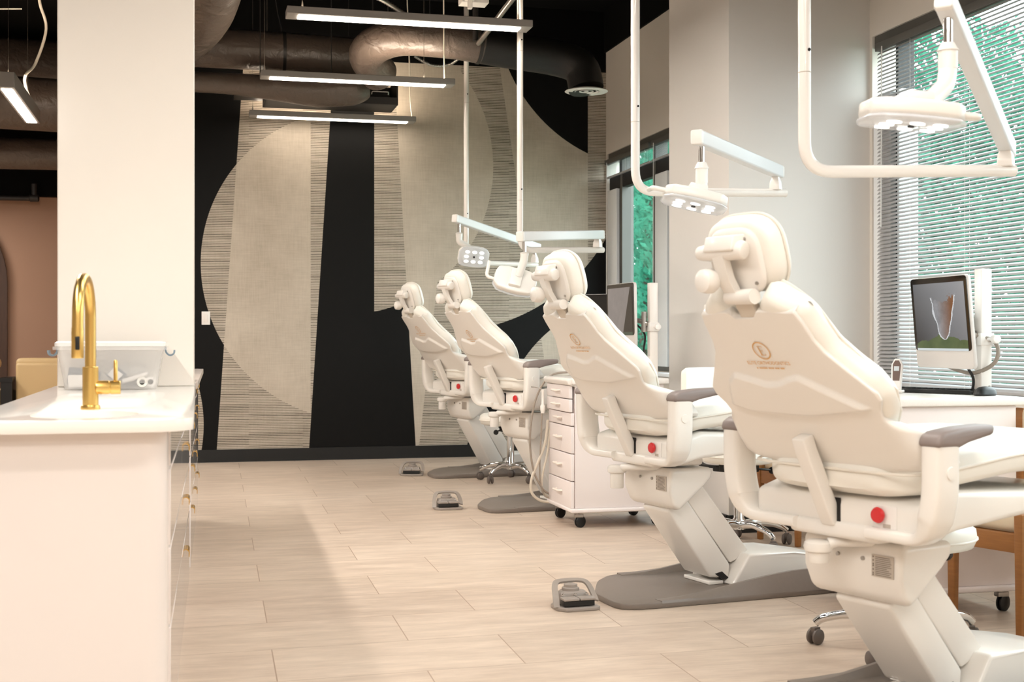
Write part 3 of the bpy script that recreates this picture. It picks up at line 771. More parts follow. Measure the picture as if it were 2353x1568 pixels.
def dental_light(label, pole, zt, end, arm0, arm1, joints, headM, sides=(-1, 1), handle_u=True):
    """pole (x,y), tube height zt, tube end (x,y,z), arm0 pivot end, arm1 lamp end (x,y,z)"""
    P = Vector((pole[0], pole[1], 0))
    t = thing('overhead_dental_light', label, 'dental light', (pole[0], pole[1], ZC), 0, 'dental lights hung from ceiling poles')
    off = Vector((pole[0], pole[1], ZC))
    L = lambda p: Vector(p)-off
    b = nb(); r = .0205
    tube(b, arc_path([L((pole[0], pole[1], ZC)), L((pole[0], pole[1], zt)), L(end)], .10, 8), r, 18)
    po = obj('ceiling_pole', b, WHITE_PAINT, t)
    b = nb(); lathe(b, [(0, 0), (.07, 0), (.07, -.02), (.03, -.03), (0, -.03)], (0, 0, 0), 'z', 24); obj('ceiling_flange', b, WHITE_PAINT, t)
    for zz in (zt+.32, zt+1.28):
        b = nb(); lathe(b, [(r+.0006, -.0012), (r+.0012, 0), (r+.0006, .0012)], L((pole[0], pole[1], zz)), 'z', 18); obj('pole_joint', b, LABEL_GREY, po)
        b = nb(); lathe(b, [(0, -.003), (.005, -.003), (.005, .002), (0, .002)], L((pole[0], pole[1], zz+.07))+Vector((.006, -r, 0)), 'y', 10); obj('screw', b, BLACK_MT, po)
    a0, a1 = Vector(arm0), Vector(arm1); d = (a1-a0); dh = Vector((d.x, d.y, 0)).normalized(); side = Vector((-dh.y, dh.x, 0))
    b = nb(); base = Vector((arm0[0], arm0[1], end[2]))
    tube(b, [L(base+Vector((0, 0, .012))), L(base+Vector((0, 0, .05))), L(base+Vector((0, 0, .085)))], [.036, .033, .017], 4); obj('pivot_cone', b, WHITE_PAINT, t, bev=.004)
    b = nb(); cyl(b, L(base+Vector((0, 0, .08))), L(a0+Vector((0, 0, -.02))), .014, 14); obj('pivot_pin', b, CHROME, t)
    b = nb(); w = .024; hgt = .03
    dn = d.normalized(); upv = side.cross(dn)*-1 if side.cross(dn).z < 0 else side.cross(dn)
    sec = [(1, .82), (.8, 1), (-.8, 1), (-1, .82), (-1, -.82), (-.8, -1), (.8, -1), (1, -.82)]
    rings = []
    for p in (a0-dn*.05, a1+dn*.05): rings.append([b.verts.new(L(p)+upv*(x*hgt)+side*(y*w)) for x, y in sec])
    for k in range(8): b.faces.new((rings[0][k], rings[0][(k+1) % 8], rings[1][(k+1) % 8], rings[1][k]))
    b.faces.new(list(reversed(rings[0]))); b.faces.new(rings[1]); bmesh.ops.recalc_face_normals(b, faces=b.faces)
    am = obj('balance_arm', b, ALU, t, bev=.003, ang=50)
    for p, sg in ((a0, -1), (a1, 1)):
        b = nb()
        r0 = [b.verts.new(L(p+dn*(sg*.046))+upv*(x*hgt*1.05)+side*(y*w*1.08)) for x, y in sec]; r1 = [b.verts.new(L(p+dn*(sg*.066))+upv*(x*hgt*.98)+side*(y*w)) for x, y in sec]
        for k in range(8): b.faces.new((r0[k], r0[(k+1) % 8], r1[(k+1) % 8], r1[k]))
        b.faces.new(list(reversed(r0))); b.faces.new(r1); bmesh.ops.recalc_face_normals(b, faces=b.faces)
        obj('arm_cap', b, WHITE_SHELL, am, bev=.004)
    b = nb(); cyl(b, L(a1+Vector((0, 0, -.02))), L(a1+Vector((0, 0, -.10))), .0125, 14); obj('lamp_pin', b, CHROME, t)
    J = [a1+Vector((0, 0, -.095))]+[Vector(j) for j in joints]
    b = nb(); tube(b, [L(J[0]), L(J[0]+(J[1]-J[0])*.3), L(J[0]+(J[1]-J[0])*.32), L(J[1])], [.018, .03, .026, .026], 16)
    pp = [L(J[1])]+[L(j) for j in J[2:]]
    if len(pp) > 1: tube(b, arc_path([L(J[0]+(J[1]-J[0])*.6)]+pp, .05, 6), .0245, 16)
    obj('swivel_joint', b, WHITE_SHELL, t)
    lamp_head(t, Matrix.Translation(-off) @ headM, sides, handle_u)
    return t
def HM(loc, rz, rx=0, ry=0):
    return Matrix.Translation(loc) @ Matrix.Rotation(math.radians(rz), 4, 'Z') @ Matrix.Rotation(math.radians(ry), 4, 'Y') @ Matrix.Rotation(math.radians(rx), 4, 'X')
dental_light('white dental light nearest the camera, over the largest chair at the right', (1.91, 3.86), 1.635, (2.69, 3.88, 1.665), (2.655, 3.875, 1.755), (1.962, 3.12, 1.985),
             [(1.962, 3.12, 1.82), (1.95, 3.11, 1.775), (1.85, 3.06, 1.70)], HM((1.815, 3.055, 1.675), -8, 180, 4), (1,))
dental_light('white dental light over the second chair, lamp lit and hanging beside the square pillar', (1.97, 5.69), 1.772, (2.775, 5.81, 1.80), (2.72, 5.80, 1.905), (2.022, 5.014, 1.915),
             [(2.022, 5.014, 1.735), (2.022, 5.014, 1.69)], HM((1.985, 5.0, 1.66), -12, 172, 12), (-1,))
dental_light('white dental light over the third chair, its lamp turned showing the back', (2.04, 8.15), 1.666, (2.709, 8.50, 1.70), (2.66, 8.46, 1.80), (1.945, 7.66, 1.715),
             [(1.945, 7.66, 1.60), (1.942, 7.665, 1.565), (1.915, 7.685, 1.475)], HM((1.90, 7.72, 1.44), -12, 238, 14), (-1,))
dental_light('white dental light over the farthest chair, lamp face lit toward the camera', (2.13, 10.29), 1.71, (2.785, 10.54, 1.71), (2.74, 10.45, 1.86), (1.955, 9.71, 1.995),
             [(1.955, 9.71, 1.865), (1.955, 9.71, 1.83), (2.03, 9.70, 1.785)], HM((2.06, 9.69, 1.72), 4, 112, 4) @ Matrix.Scale(.9, 4), ())

# ------------------------------------------------------------------ linear pendant fixtures
def linear(label, loc, L, w, h_, rz=0, group='linear pendant lights', wires=(-.6, .6), cord=None, led=None):
    t = thing('linear_pendant_light', label, 'pendant light', loc, rz, group)
    b = nb(); box(b, (0, 0, h_/2), (L, w, h_)); bevel(b, .003, 1); obj('housing', b, FIX_GREY, t)
    b = nb(); box(b, (0, 0, -.001), (L-.14, w*.62, .006)); obj('diffuser', b, led or LED, t)
    b = nb(); box(b, (0, 0, h_+.001), (L-.14, w*.5, .004)); obj('uplight_diffuser', b, LED_UP, t)
    for x in wires:
        b = nb(); cyl(b, (x, 0, h_), (x, 0, ZC-loc[2]), .0018, 6); lathe(b, [(.004, 0), (.007, .02), (.003, .05), (0, .05)], (x, 0, h_), 'z', 8); obj('suspension_wire', b, WIRE, t)
    if cord:
        b = nb(); tube(b, catmull([Vector(p) for p in cord], 6), .005 if rz == 0 else .012, 8); obj('power_cord', b, CABLE_W, t)
    return t
LED_SOFT = mat('led_diffuser_wall', (255, 250, 242), .5, emit=(255, 242, 226), estr=11)
LED_UP = mat('uplight_diffuser', (255, 244, 230), .5, emit=(255, 236, 212), estr=34)
linear('long grey linear pendant light nearest the camera, cut by the top edge', (1.295, 7.94, 3.035), 1.51, .16, .045, wires=(-.66, .68), cord=[(.705, .02, .04), (.70, .03, .3), (.69, .02, .7), (.7, 0, 1.16)])
linear('grey linear pendant light in the middle of the row before the mural', (1.21, 9.86, 3.035), 1.46, .15, .045, wires=(-.70, .5), cord=[(.66, .0, .04), (.655, .0, .5), (.65, 0, 1.16)])
linear('grey linear pendant light farthest back, glowing right against the mural', (1.20, 11.61, 3.035), 1.46, .15, .045, wires=(-.70,), led=LED_SOFT, cord=[(.71, .0, .04), (.69, .0, .2), (.68, 0, .6), (.66, 0, 1.16)])
linear('white linear pendant light with a wavy white cord, left of the column', (-1.40, 11.5, 3.02), 1.75, .13, .12, PI/2, wires=(-.72, .5), cord=[(.62, -.03, .12), (.55, .02, .26), (.35, .0, .33), (.55, -.06, .48), (.62, -.14, .8), (.48, -.1, 1.0), (.3, -.12, 1.18)])

# ------------------------------------------------------------------ ducts and services under the ceiling
def duct(name, label, pts, r, cat='air duct', m=DUCT, n=6, seg=28):
    P = catmull([Vector(p) for p in pts], n); c0 = P[0].copy()
    rs = r
    if isinstance(r, (list, tuple)):
        rs = [interp([(i, q) for i, q in enumerate(r)], k/n) for k in range(len(P))]
    b = nb(); tube(b, P, rs, seg); o = obj(name, b, m)
    for q in (P[len(P)//3], P[2*len(P)//3]):
        b = nb(); cyl(b, q, (q.x, q.y, ZC), .004, 6); obj('hanger_rod', b, DUCT_M, o)
    return tag(o, label, cat)
def straps(o, pts):  # thin bands round a duct
    for p, d, r in pts:
        b = nb(); d = Vector(d).normalized(); p = Vector(p); tube(b, [p-d*.014, p-d*.013, p+d*.013, p+d*.014], [r, r+.006, r+.006, r], 24, caps=False)
        obj('strap_band', b, DUCT_M, o)
duct('air_duct', 'large wrapped black duct bending down beside the white column top', [(.25, 7.2, 4.0), (.20, 8.3, 3.84), (.12, 9.4, 3.66), (.02, 10.2, 3.55), (-.25, 10.7, 3.44), (-.75, 10.9, 3.36)], .245)
o = duct('air_duct', 'black wrapped duct running behind the middle pendant light', [(-.4, 11.35, 3.56), (.6, 11.33, 3.55), (1.3, 11.3, 3.53), (1.62, 11.28, 3.52)], .165)
straps(o, [((.75, 11.327, 3.548), (1, 0, 0), .166)])
duct('air_duct', 'lower black duct swelling into the plenum box above the rear pendant light', [(-.4, 10.95, 3.19), (.25, 10.92, 3.18), (.65, 10.9, 3.16), (1.0, 10.9, 3.15), (1.3, 10.9, 3.17), (1.42, 10.9, 3.19)], [.08, .085, .105, .135, .125, .07])
o = duct('air_duct', 'black foil-wrapped duct elbow running right to the round ceiling diffuser', [(1.473, 10.620, 3.260), (1.336, 10.320, 3.359), (1.522, 10.070, 3.432), (1.915, 10.020, 3.427), (2.200, 10.030, 3.400)], [.15, .145, .142, .142, .142])
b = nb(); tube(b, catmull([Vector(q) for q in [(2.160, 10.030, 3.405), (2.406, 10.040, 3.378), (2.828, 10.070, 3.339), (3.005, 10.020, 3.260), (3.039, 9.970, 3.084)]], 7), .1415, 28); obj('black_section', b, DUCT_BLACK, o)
straps(o, [((2.180, 10.030, 3.403), (1, 0, -.08), .143)])
duct('air_duct', 'big black duct at far left behind the left pendant light', [(-6., 13.0, 3.30), (-4.6, 13.0, 3.30), (-2.6, 13.0, 3.32), (-.72, 13.1, 3.3)], .25)
duct('air_duct', 'drooping black duct elbow at the top left corner', [(-3.2, 12.2, 4.1), (-3.0, 12.9, 3.95), (-2.6, 13.6, 3.86), (-1.9, 14.0, 3.86), (-.8, 14.1, 3.86)], .27)
duct('air_duct', 'low black duct along the far left bulkhead', [(-6., 14.2, 2.98), (-3., 14.2, 2.98), (-.7, 14.2, 3.0)], .16)
# plenum box
t = thing('plenum_box', 'black sheet metal plenum box hanging above the rear pendant light', 'duct box', (1.1, 11.2, 3.18))
b = nb()
x0, x1, y0, y1, z0, z1 = -.52, .58, -.2, .2, -.10, .12
box(b, ((x0+x1)/2, 0, z0+.006), (x1-x0, y1-y0, .012)); box(b, ((x0+x1)/2, y1, (z0+z1)/2), (x1-x0, .012, z1-z0)); box(b, (x1, 0, (z0+z1)/2), (.012, y1-y0, z1-z0))
box(b, (x0, 0, (z0+z1)/2), (.012, y1-y0, z1-z0)); box(b, ((x0+x1)/2, y0, z0+.03), (x1-x0, .012, .06)); obj('box_shell', b, DUCT_M, t)
b = nb(); box(b, (x0-.13, .05, .02), (.24, .3, .13)); obj('side_takeoff', b, DUCT_M, t)
b = nb(); tube(b, arc_path([(.36, y0-.01, -.02), (.36, y0-.03, 0.), (.5, y0-.03, 0.), (.5, y0-.01, -.02)], .01, 3), .004, 6); obj('pull_handle', b, STEEL, t)
b = nb()
for x in (x0+.03, x1-.03): cyl(b, (x, .15, .1), (x, .15, 1.02), .003, 6)
obj('hanger_rod', b, WIRE, t)
# round diffuser
t = thing('ceiling_diffuser', 'round white air diffuser at the end of the black duct', 'air vent', (3.04, 9.97, 3.065))
b = nb(); lathe(b, [(.105, .022), (.12, .02), (.165, .006), (.172, 0), (.165, -.004), (.11, -.002), (.10, .008), (.105, .022)], (0, 0, 0), 'z', 40); obj('outer_ring', b, LABEL_WHITE, t)
for r in (.035, .07):
    b = nb(); lathe(b, [(r+.012, .0), (r+.022, -.006), (r+.024, -.003), (r+.014, .006), (r+.012, 0)], (0, 0, .004), 'z', 32); obj('inner_ring', b, LABEL_WHITE, t)
b = nb(); lathe(b, [(0, .0), (.02, 0), (.02, .004), (0, .004)], (0, 0, .0), 'z', 20); obj('centre_disc', b, LABEL_WHITE, t)
b = nb(); lathe(b, [(0, .014), (.105, .014), (.105, .018), (0, .018)], (0, 0, 0), 'z', 24); obj('throat', b, DARK_GAP, t)
# conduits, flexible cables, boxes, strap
def pipe(name, label, pts, r, m, cat, curve=True, seg=10):
    b = nb(); tube(b, catmull([Vector(p) for p in pts], 6) if curve else [Vector(p) for p in pts], r, seg); return tag(obj(name, b, m), label, cat)
pipe('metal_conduit', 'straight bare metal conduit slanting up above the near pendant light', [(2.12, 9.78, 3.36), (2.16, 7.7, 3.53), (2.2, 6.6, 3.62)], .022, STEEL, 'conduit', False)
pipe('black_drop_pipe', 'short black pipe dropping beside the slanted metal conduit', [(2.10, 9.8, 4.18), (2.10, 9.8, 3.38)], .022, DUCT_M, 'pipe', False)
def flex(name, label, pts, r, m):
    P = catmull([Vector(p) for p in pts], 26); rs = [r*(1+.14*(1 if k % 2 else -1)) for k in range(len(P))]
    b = nb(); tube(b, P, rs, 10); return tag(obj(name, b, m), label, 'flexible conduit')
flex('flexible_conduit', 'thick ribbed metal conduit drooping behind the near pendant light', [(1.02, 9.2, 3.60), (1.35, 9.6, 3.60), (1.62, 10.0, 3.585), (1.80, 10.3, 3.62)], .017, STEEL)
flex('flexible_conduit', 'ribbed metal cable loop showing under the foil-wrapped duct', [(1.72, 10.35, 3.36), (1.86, 10.33, 3.29), (2.0, 10.3, 3.30), (2.1, 10.3, 3.38)], .012, STEEL)
flex('flexible_conduit', 'ribbed metal conduit at the top edge beside the big duct', [(.42, 9.0, 3.95), (.66, 9.05, 4.02), (.95, 9.1, 4.12)], .02, STEEL)
pipe('white_cable', 'white cable swooping from the big duct to the near pendant light', [(.38, 8.6, 3.50), (.55, 8.4, 3.58), (.75, 8.2, 3.62), (.98, 8.1, 3.60), (1.25, 8.0, 3.56), (1.3, 7.95, 3.40)], .007, CABLE_W, 'cable')
pipe('white_cable', 'pair of white cables behind the right end of the near pendant light', [(1.80, 8.6, 3.62), (1.92, 8.6, 3.56), (2.02, 8.6, 3.55), (2.06, 8.6, 3.50)], .008, CABLE_W, 'cable')
pipe('white_cable', 'thin pale cable behind the left pendant light at the top left', [(-2.3, 11.4, 3.9), (-1.9, 11.5, 3.82), (-1.4, 11.6, 3.86)], .006, CABLE_W, 'cable')
t = thing('junction_box', 'square steel junction box above the near pendant light', 'junction box', (1.34, 8.9, 3.70))
b = nb(); box(b, (0, 0, 0), (.11, .06, .11)); obj('box_body', b, STEEL, t, bev=.006)
b = nb(); cyl(b, (.05, 0, 0), (.20, 0, 0), .012); obj('connector_pipe', b, STEEL, t)
b = nb(); cyl(b, (0, 0, .05), (0, 0, .5), .006, 8); obj('hanger_rod', b, STEEL, t)
t = thing('round_junction_box', 'round grey ceiling box beside the square junction box', 'junction box', (1.60, 8.9, 3.70))
b = nb(); lathe(b, [(0, .09), (.055, .09), (.055, -.01), (.07, -.012), (.07, -.05), (.05, -.06), (0, -.06)], (0, 0, 0), 'z', 28); obj('box_body', b, LABEL_GREY, t)
b = nb(); cyl(b, (0, 0, .08), (0, 0, .5), .008, 8); obj('hanger_rod', b, STEEL, t)
t = thing('white_ceiling_bracket', 'white bracket box above the right end of the near pendant light', 'bracket', (1.90, 9.05, 3.62))
b = nb(); box(b, (0, 0, .12), (.065, .06, .5)); obj('post', b, LABEL_WHITE, t, bev=.004)
b = nb(); box(b, (.09, .3, -.05), (.2, .14, .06)); obj('mounting_plate', b, LABEL_WHITE, t, bev=.004)
b = nb(); box(b, (0, 0, -.14), (.03, .04, .1)); obj('tongue', b, LABEL_WHITE, t, bev=.004)
b = nb(); tube(b, [(.62, 10.6, 4.18), (.63, 10.7, 3.9), (.68, 11.0, 3.78), (.72, 11.15, 3.70)], .02, sec=[(.12, 1), (-.12, 1), (-.12, -1), (.12, -1)])
tag(obj('hanger_strap', b, DUCT_M), 'flat hanger strap holding the rear black duct', 'strap')
b = nb(); tube(b, arc_path([(-4.5, 14.8, 2.595), (-1.66, 14.8, 2.595), (-1.66, 14.8, 2.75)], .05, 5), .028, 12); lathe(b, [(.03, -.05), (.042, -.04), (.042, .04), (.03, .05)], (-1.66, 14.8, 2.60), 'x', 12)
tag(obj('sprinkler_pipe', b, DUCT_M), 'dark sprinkler pipe under the far left black bulkhead', 'pipe')

# ------------------------------------------------------------------ rolling drawer carts
def caster(parent, x, y, r=.034, m=BLACK_PL, ang=.4):
    b = nb(); c, s = math.cos(ang), math.sin(ang)
    for o_ in (-.0075, .0075):
        lathe(b, [(0, -.006), (r*.82, -.006), (r, -.003), (r, .003), (r*.82, .006), (0, .006)], (0, o_, 0), 'y', 20)
    for v in b.verts:
        px, py = v.co.x, v.co.y; v.co.x = x+px*c-py*s+.02*c; v.co.y = y+px*s+py*c+.02*s; v.co.z += r
    w = obj('caster_wheel', b, m, parent)
    b = nb(); box(b, (x+.01*c, y+.01*s, r*2+.002), (.05, .032, .02)); cyl(b, (x, y, r*2), (x, y, .092), .01); obj('caster_fork', b, STEEL, w, bev=.003)
def cart(label, loc, rz=0):
    t = thing('drawer_cart', label, 'cart', loc, rz, 'white drawer carts')
    W, D = .57, .52
    b = nb(); box(b, (W/2, D/2, .4725), (W-.03, D-.02, .715)); ca_ = obj('carcass', b, CART_W, t, bev=.003)
    b = nb(); box(b, (W/2-.005, D/2, .103), (W+.02, D+.02, .024)); obj('base_board', b, CART_W, t, bev=.008)
    b = nb(); box(b, (W/2, D/2, .848), (W+.02, D+.03, .034)); obj('worktop', b, CART_TOP, t, bev=.006)
    b = nb(); prism(b, [(.02, .815), (-.03, .83), (-.04, .853), (-.03, .868), (.02, .868)], 'y', 0., D); obj('front_lip', b, CART_TOP, t, bev=.006)
    z = .826
    for k, h_ in enumerate((.079, .079, .079, .159, .159, .159)):
        b = nb(); op = .012 if k < 2 else 0
        box(b, (.002-op, D/2, z-h_/2), (.022, D-.035, h_-.005)); dr = obj('drawer', b, CART_W, t, bev=.004)
        b = nb(); zz = z-h_*.45
        tube(b, arc_path([(-.006-op, D/2-.055, zz), (-.034-op, D/2-.055, zz), (-.034-op, D/2+.055, zz), (-.006-op, D/2+.055, zz)], .01, 4), .0065, 10); obj('drawer_pull', b, CART_PULL, dr)
        z -= h_
    b = nb(); lathe(b, [(0, -.012), (.011, -.011), (.013, -.004), (.013, .004), (0, .004)], (.085, .008, .62), 'y', 18); obj('lock', b, STEEL, t)
    for x, y in ((.04, .05), (W-.06, .05), (.04, D-.05), (W-.06, D-.05)): caster(t, x, y)
    return t
c1 = cart('white six-drawer cart on casters between the second and third chairs', (2.12, 7.21, 0))
dup(c1, (2.64, 4.585, 0), 0, 'white drawer cart behind the nearest chair, carrying keyboard and mouse')
dup(c1, (2.78, 9.42, 0), .06, 'white drawer cart by the mural, mostly hidden behind the third chair')

# hoses and instruments hung on the left side of the front cart
def hose(label, pts, m, r=.006):
    b = nb(); tube(b, catmull([Vector(p) for p in pts], 8), r, 8); return tag(obj('instrument_hose', b, m), label, 'hose', 'cart hoses')
hose('dark grey hose arching off the cart top and down its left side', [(2.30, 7.62, .88), (2.22, 7.68, .89), (2.12, 7.74, .86), (2.03, 7.72, .72), (1.99, 7.70, .50), (2.01, 7.7, .30), (2.07, 7.7, .18), (2.14, 7.72, .13)], HOSE, .0065)
hose('pale hose looping widest left near the floor beside the cart', [(2.10, 7.69, .60), (2.085, 7.70, .46), (2.04, 7.70, .34), (2.0, 7.7, .24), (2.0, 7.7, .16), (2.05, 7.7, .11), (2.12, 7.7, .095)], HOSE_L, .0085)
hose('thin grey hose hanging straight under the air syringe on the cart', [(2.065, 7.7, .64), (2.06, 7.7, .5), (2.052, 7.7, .35), (2.055, 7.7, .22), (2.08, 7.7, .14), (2.12, 7.7, .12)], HOSE, .005)
hose('pale hose nearest the cart drawers, curving in behind them', [(2.115, 7.69, .55), (2.10, 7.70, .40), (2.07, 7.7, .27), (2.07, 7.71, .17), (2.12, 7.72, .12)], HOSE_L, .007)
t = thing('air_syringe', 'white air syringe hanging on the left side of the front cart', 'dental tool', (2.07, 7.70, .66))
b = nb(); lathe(b, [(0, -.02), (.011, -.02), (.015, 0), (.015, .025), (.008, .035), (.007, .10), (.01, .125), (0, .13)], (0, 0, 0), 'z', 16); obj('handle', b, WHITE_SHELL, t)
b = nb(); tube(b, catmull([(0, 0, .12), (-.03, -.005, .135), (-.075, -.01, .142)], 5), [.004]*3+[.0025]*8, 8); obj('nozzle', b, CHROME, t)

# ------------------------------------------------------------------ monitors on poles
def AND_(g, a, b): return g.mul(a, b)
def screen_mat(name, kind):
    m = bpy.data.materials.new(name); m.use_nodes = True
    nt = m.node_tree; b = nt.nodes['Principled BSDF']; g = G(nt)
    tc = nt.nodes.new('ShaderNodeTexCoord'); sp = nt.nodes.new('ShaderNodeSeparateXYZ'); nt.links.new(tc.outputs['Object'], sp.inputs[0])
    a, z = sp.outputs[1], sp.outputs[2]      # a: +left seen from the front, z up from the centre of the case
    n1 = g.noise(tc.outputs['Object'], 14., 6, .7)
    if kind == 'near':
        base = g.mix(g.m('ADD', g.add(g.mul(a, -1.4), g.mul(z, 1.6)), .42), rgb(44, 46, 50), rgb(150, 152, 156))
        nn = g.m('SUBTRACT', n1, .5)
        hill = g.lt(z, g.add(g.add(g.mul(nn, .05), -.05), g.mul(g.m('ABSOLUTE', g.add(a, .02)), -.16)))
        c = g.mix(hill, base, g.mix(n1, rgb(34, 58, 38), rgb(104, 118, 74)))
        t_ = g.m('MAXIMUM', g.m('DIVIDE', g.add(z, .072), .175), .0001)
        hw = g.add(g.mul(g.m('SQRT', t_), .092), g.mul(nn, .05))
        dist = g.m('SUBTRACT', g.m('ABSOLUTE', g.add(a, .03)), hw)
        topl = g.lt(t_, g.add(1., g.mul(nn, .9)))
        c = g.mix(AND_(g, AND_(g, g.lt(dist, .006), g.gt(t_, .0002)), topl), c, rgb(206, 210, 214))
        rock = g.mix(g.m('MULTIPLY_ADD', g.m('SUBTRACT', -.03, a), 9., .4), g.mix(n1, rgb(58, 60, 66), rgb(176, 178, 182)), g.mix(n1, rgb(74, 48, 34), rgb(150, 98, 60)))
        c = g.mix(AND_(g, AND_(g, g.lt(dist, -.003), g.gt(t_, .0002)), topl), c, rock)
        c = g.mix(g.lt(z, -.108), c, rgb(206, 214, 216))
    else:
        lft = g.gt(g.add(g.mul(a, 1.), g.mul(z, .45)), -.095)  # reflections on the dim screen, painted in as emission colours
        c = g.mix(lft, g.mix(g.gt(z, -.10), rgb(46, 66, 52), rgb(16, 16, 18)), g.mix(n1, rgb(112, 106, 104), rgb(140, 132, 128)))
    nt.links.new(c, b.inputs['Emission Color']); b.inputs['Emission Strength'].default_value = .75
    b.inputs['Base Color'].default_value = (.01, .01, .01, 1); b.inputs['Roughness'].default_value = .06
    return m
def monitor(label, loc, rz, ry, smat, group=None):
    """screen faces local -x, width along y, origin at the case centre"""
    t = thing('computer_monitor', label, 'computer', loc, rz)
    t.rotation_euler = (0, ry, rz)
    w, h_ = .465, .385
    def rr(y0, y1, z0, z1, r):
        P = []
        for cy, cz, a0 in ((y1-r, z1-r, 0), (y0+r, z1-r, PI/2), (y0+r, z0+r, PI), (y1-r, z0+r, 1.5*PI)):
            for k in range(5): P.append((cy+r*math.cos(a0+k*PI/8), cz+r*math.sin(a0+k*PI/8)))
        return P
    b = nb(); prism(b, rr(-w/2, w/2, -h_/2, h_/2, .022), 'x', -.006, .012)
    lathe(b, [(0, .05), (.10, .042), (.17, .012), (0, .012)], (0, 0, 0), 'x', 28)
    cs = obj('case', b, SILVER, t, bev=.003, bseg=2)
    b = nb(); prism(b, rr(-w/2+.003, w/2-.003, -h_/2+.075, h_/2-.003, .018), 'x', -.0085, -.005); obj('front_glass', b, mat('bezel_black', (14, 14, 16), .05, coat=.3), cs)
    b = nb(); y0, y1, z0, z1 = -w/2+.024, w/2-.024, -.118, h_/2-.026
    b.faces.new([b.verts.new((-.0092, y, z)) for y, z in ((y1, z0), (y0, z0), (y0, z1), (y1, z1))]); obj('screen', b, smat, cs, smooth=False)
    return t
def monitor_pole(label, loc, top, target, side=1):
    t = thing('monitor_pole', label, 'monitor stand', loc)
    b = nb(); box(b, (0, 0, top/2), (.05, .05, top)); obj('post', b, WHITE_PAINT, t, bev=.004)
    tx, ty, tz = (target[i]-loc[i] for i in range(3))
    b = nb(); zc_ = tz-.07
    box(b, (0, 0, zc_), (.064, .064, .05)); cyl(b, (0, -.03, zc_), (.0, -.075, zc_), .006); cyl(b, (0, -.075, zc_), (0, -.10, zc_), .018)
    obj('clamp', b, LABEL_WHITE, t, bev=.003)
    b = nb(); cyl(b, (-.03, 0, zc_+.02), (-.045, .01, zc_+.02), .016); cyl(b, (-.05, .01, zc_-.03), (-.05, .01, zc_+.09), .016); tube(b, [(-.05, .01, zc_+.03), (tx*.6+.02, ty*.6, tz-.03), (tx+.03, ty, tz)], .015, 10)
    box(b, (tx+.055, ty, tz), (.02, .11, .11)); obj('swing_arm', b, STEEL, t)
    return t
M1 = (3.045, 4.885, 1.165)
monitor('silver computer monitor beside the blind, screen showing a brown rock above green hills', M1, math.radians(-3), math.radians(-5), screen_mat('near_screen', 'near'))
monitor_pole('white square monitor pole on the cart in front of the blind', (3.175, 4.79, .866), .52, M1)
M2 = (2.50, 7.475, 1.235)
monitor('silver computer monitor seen edge-on between the second chair and the square pillar', M2, math.radians(2), math.radians(-1), screen_mat('far_screen', 'far'))
monitor_pole('white square monitor pole on the cart beside the square pillar', (2.635, 7.30, .866), .56, M2)
monitor('dark monitor half hidden behind the second chair\'s headrest, by the mural corner', (3.10, 9.72, 1.25), math.radians(38), 0, mat('off_screen', (12, 12, 14), .05, coat=.4))
t = monitor_pole('white monitor pole hidden behind the dark monitor by the mural', (3.22, 9.80, .866), .5, (3.10, 9.72, 1.25))
for nm, lb, pts in (('monitor_cable', 'black cable hanging from the near monitor to the cart top', [(3.10, 4.83, 1.06), (3.11, 4.80, .98), (3.13, 4.79, .93), (3.13, 4.80, .872)]),
                    ('monitor_cable', 'black cable under the edge-on monitor by the pillar', [(2.56, 7.40, 1.19), (2.60, 7.34, 1.12), (2.59, 7.33, 1.02), (2.60, 7.33, .872)])):
    b = nb(); tube(b, catmull([Vector(p) for p in pts], 6), .006, 8); tag(obj(nm, b, BLACK_PL), lb, 'cable')
b = nb(); tube(b, catmull([(3.12, 4.80, 1.12), (3.20, 4.74, 1.08), (3.19, 4.73, 1.0), (3.13, 4.80, .955), (3.07, 4.9, .985)], 7), .0085, 8); tag(obj('monitor_cable', b, HOSE), 'thick grey cable looping below the near monitor', 'cable')
# keyboard, mouse, handset on the near cart
t = thing('keyboard', 'black keyboard lying on the cart below the near monitor', 'keyboard', (3.085, 4.965, .866), math.atan2(.30, -.15))
b = nb(); prism(b, [(-.065, 0), (.065, 0), (.065, .018), (-.065, .010)], 'x', -.175, .175); obj('case', b, BLACK_PL, t, bev=.003)
for r in range(4):
    for c in range(12):
        b = nb(); box(b, (-.155+c*.0282, -.045+r*.029, .0155+.0018*r), (.024, .024, .006)); obj('key', b, BLACK_PL, t, bev=.0015, bseg=1)
t = thing('computer_mouse', 'black computer mouse at the right end of the keyboard', 'mouse', (3.125, 4.70, .866), math.radians(20))
b = nb(); lathe(b, [(.05, 0), (.056, .006), (.05, .022), (.03, .034), (0, .038)], (0, 0, 0), 'z', 28, 1.1, .62); obj('shell', b, BLACK_PL, t)
b = nb(); lathe(b, [(0, -.004), (.006, -.004), (.006, .004), (0, .004)], (.03, 0, .034), 'y', 12); obj('scroll_wheel', b, STEEL, t)
t = thing('cordless_handset', 'white cordless handset standing on the cart left of the keyboard', 'handset', (2.915, 5.03, .866), math.radians(48))
b = nb(); R = Matrix.Rotation(math.radians(14), 3, 'Y')
prism(b, [(-.02, 0), (.02, 0), (.024, .12), (.012, .148), (-.012, .148), (-.024, .12)], 'x', -.013, .013)
for v in b.verts: v.co = R @ v.co
obj('body', b, LABEL_WHITE, t, bev=.006)
b = nb(); prism(b, [(-.014, .05), (.014, .05), (.017, .12), (.008, .138), (-.008, .138), (-.017, .12)], 'x', -.0155, -.012)
for v in b.verts: v.co = R @ v.co
fc = obj('face_panel', b, mat('handset_brown', (96, 72, 62), .3), t)
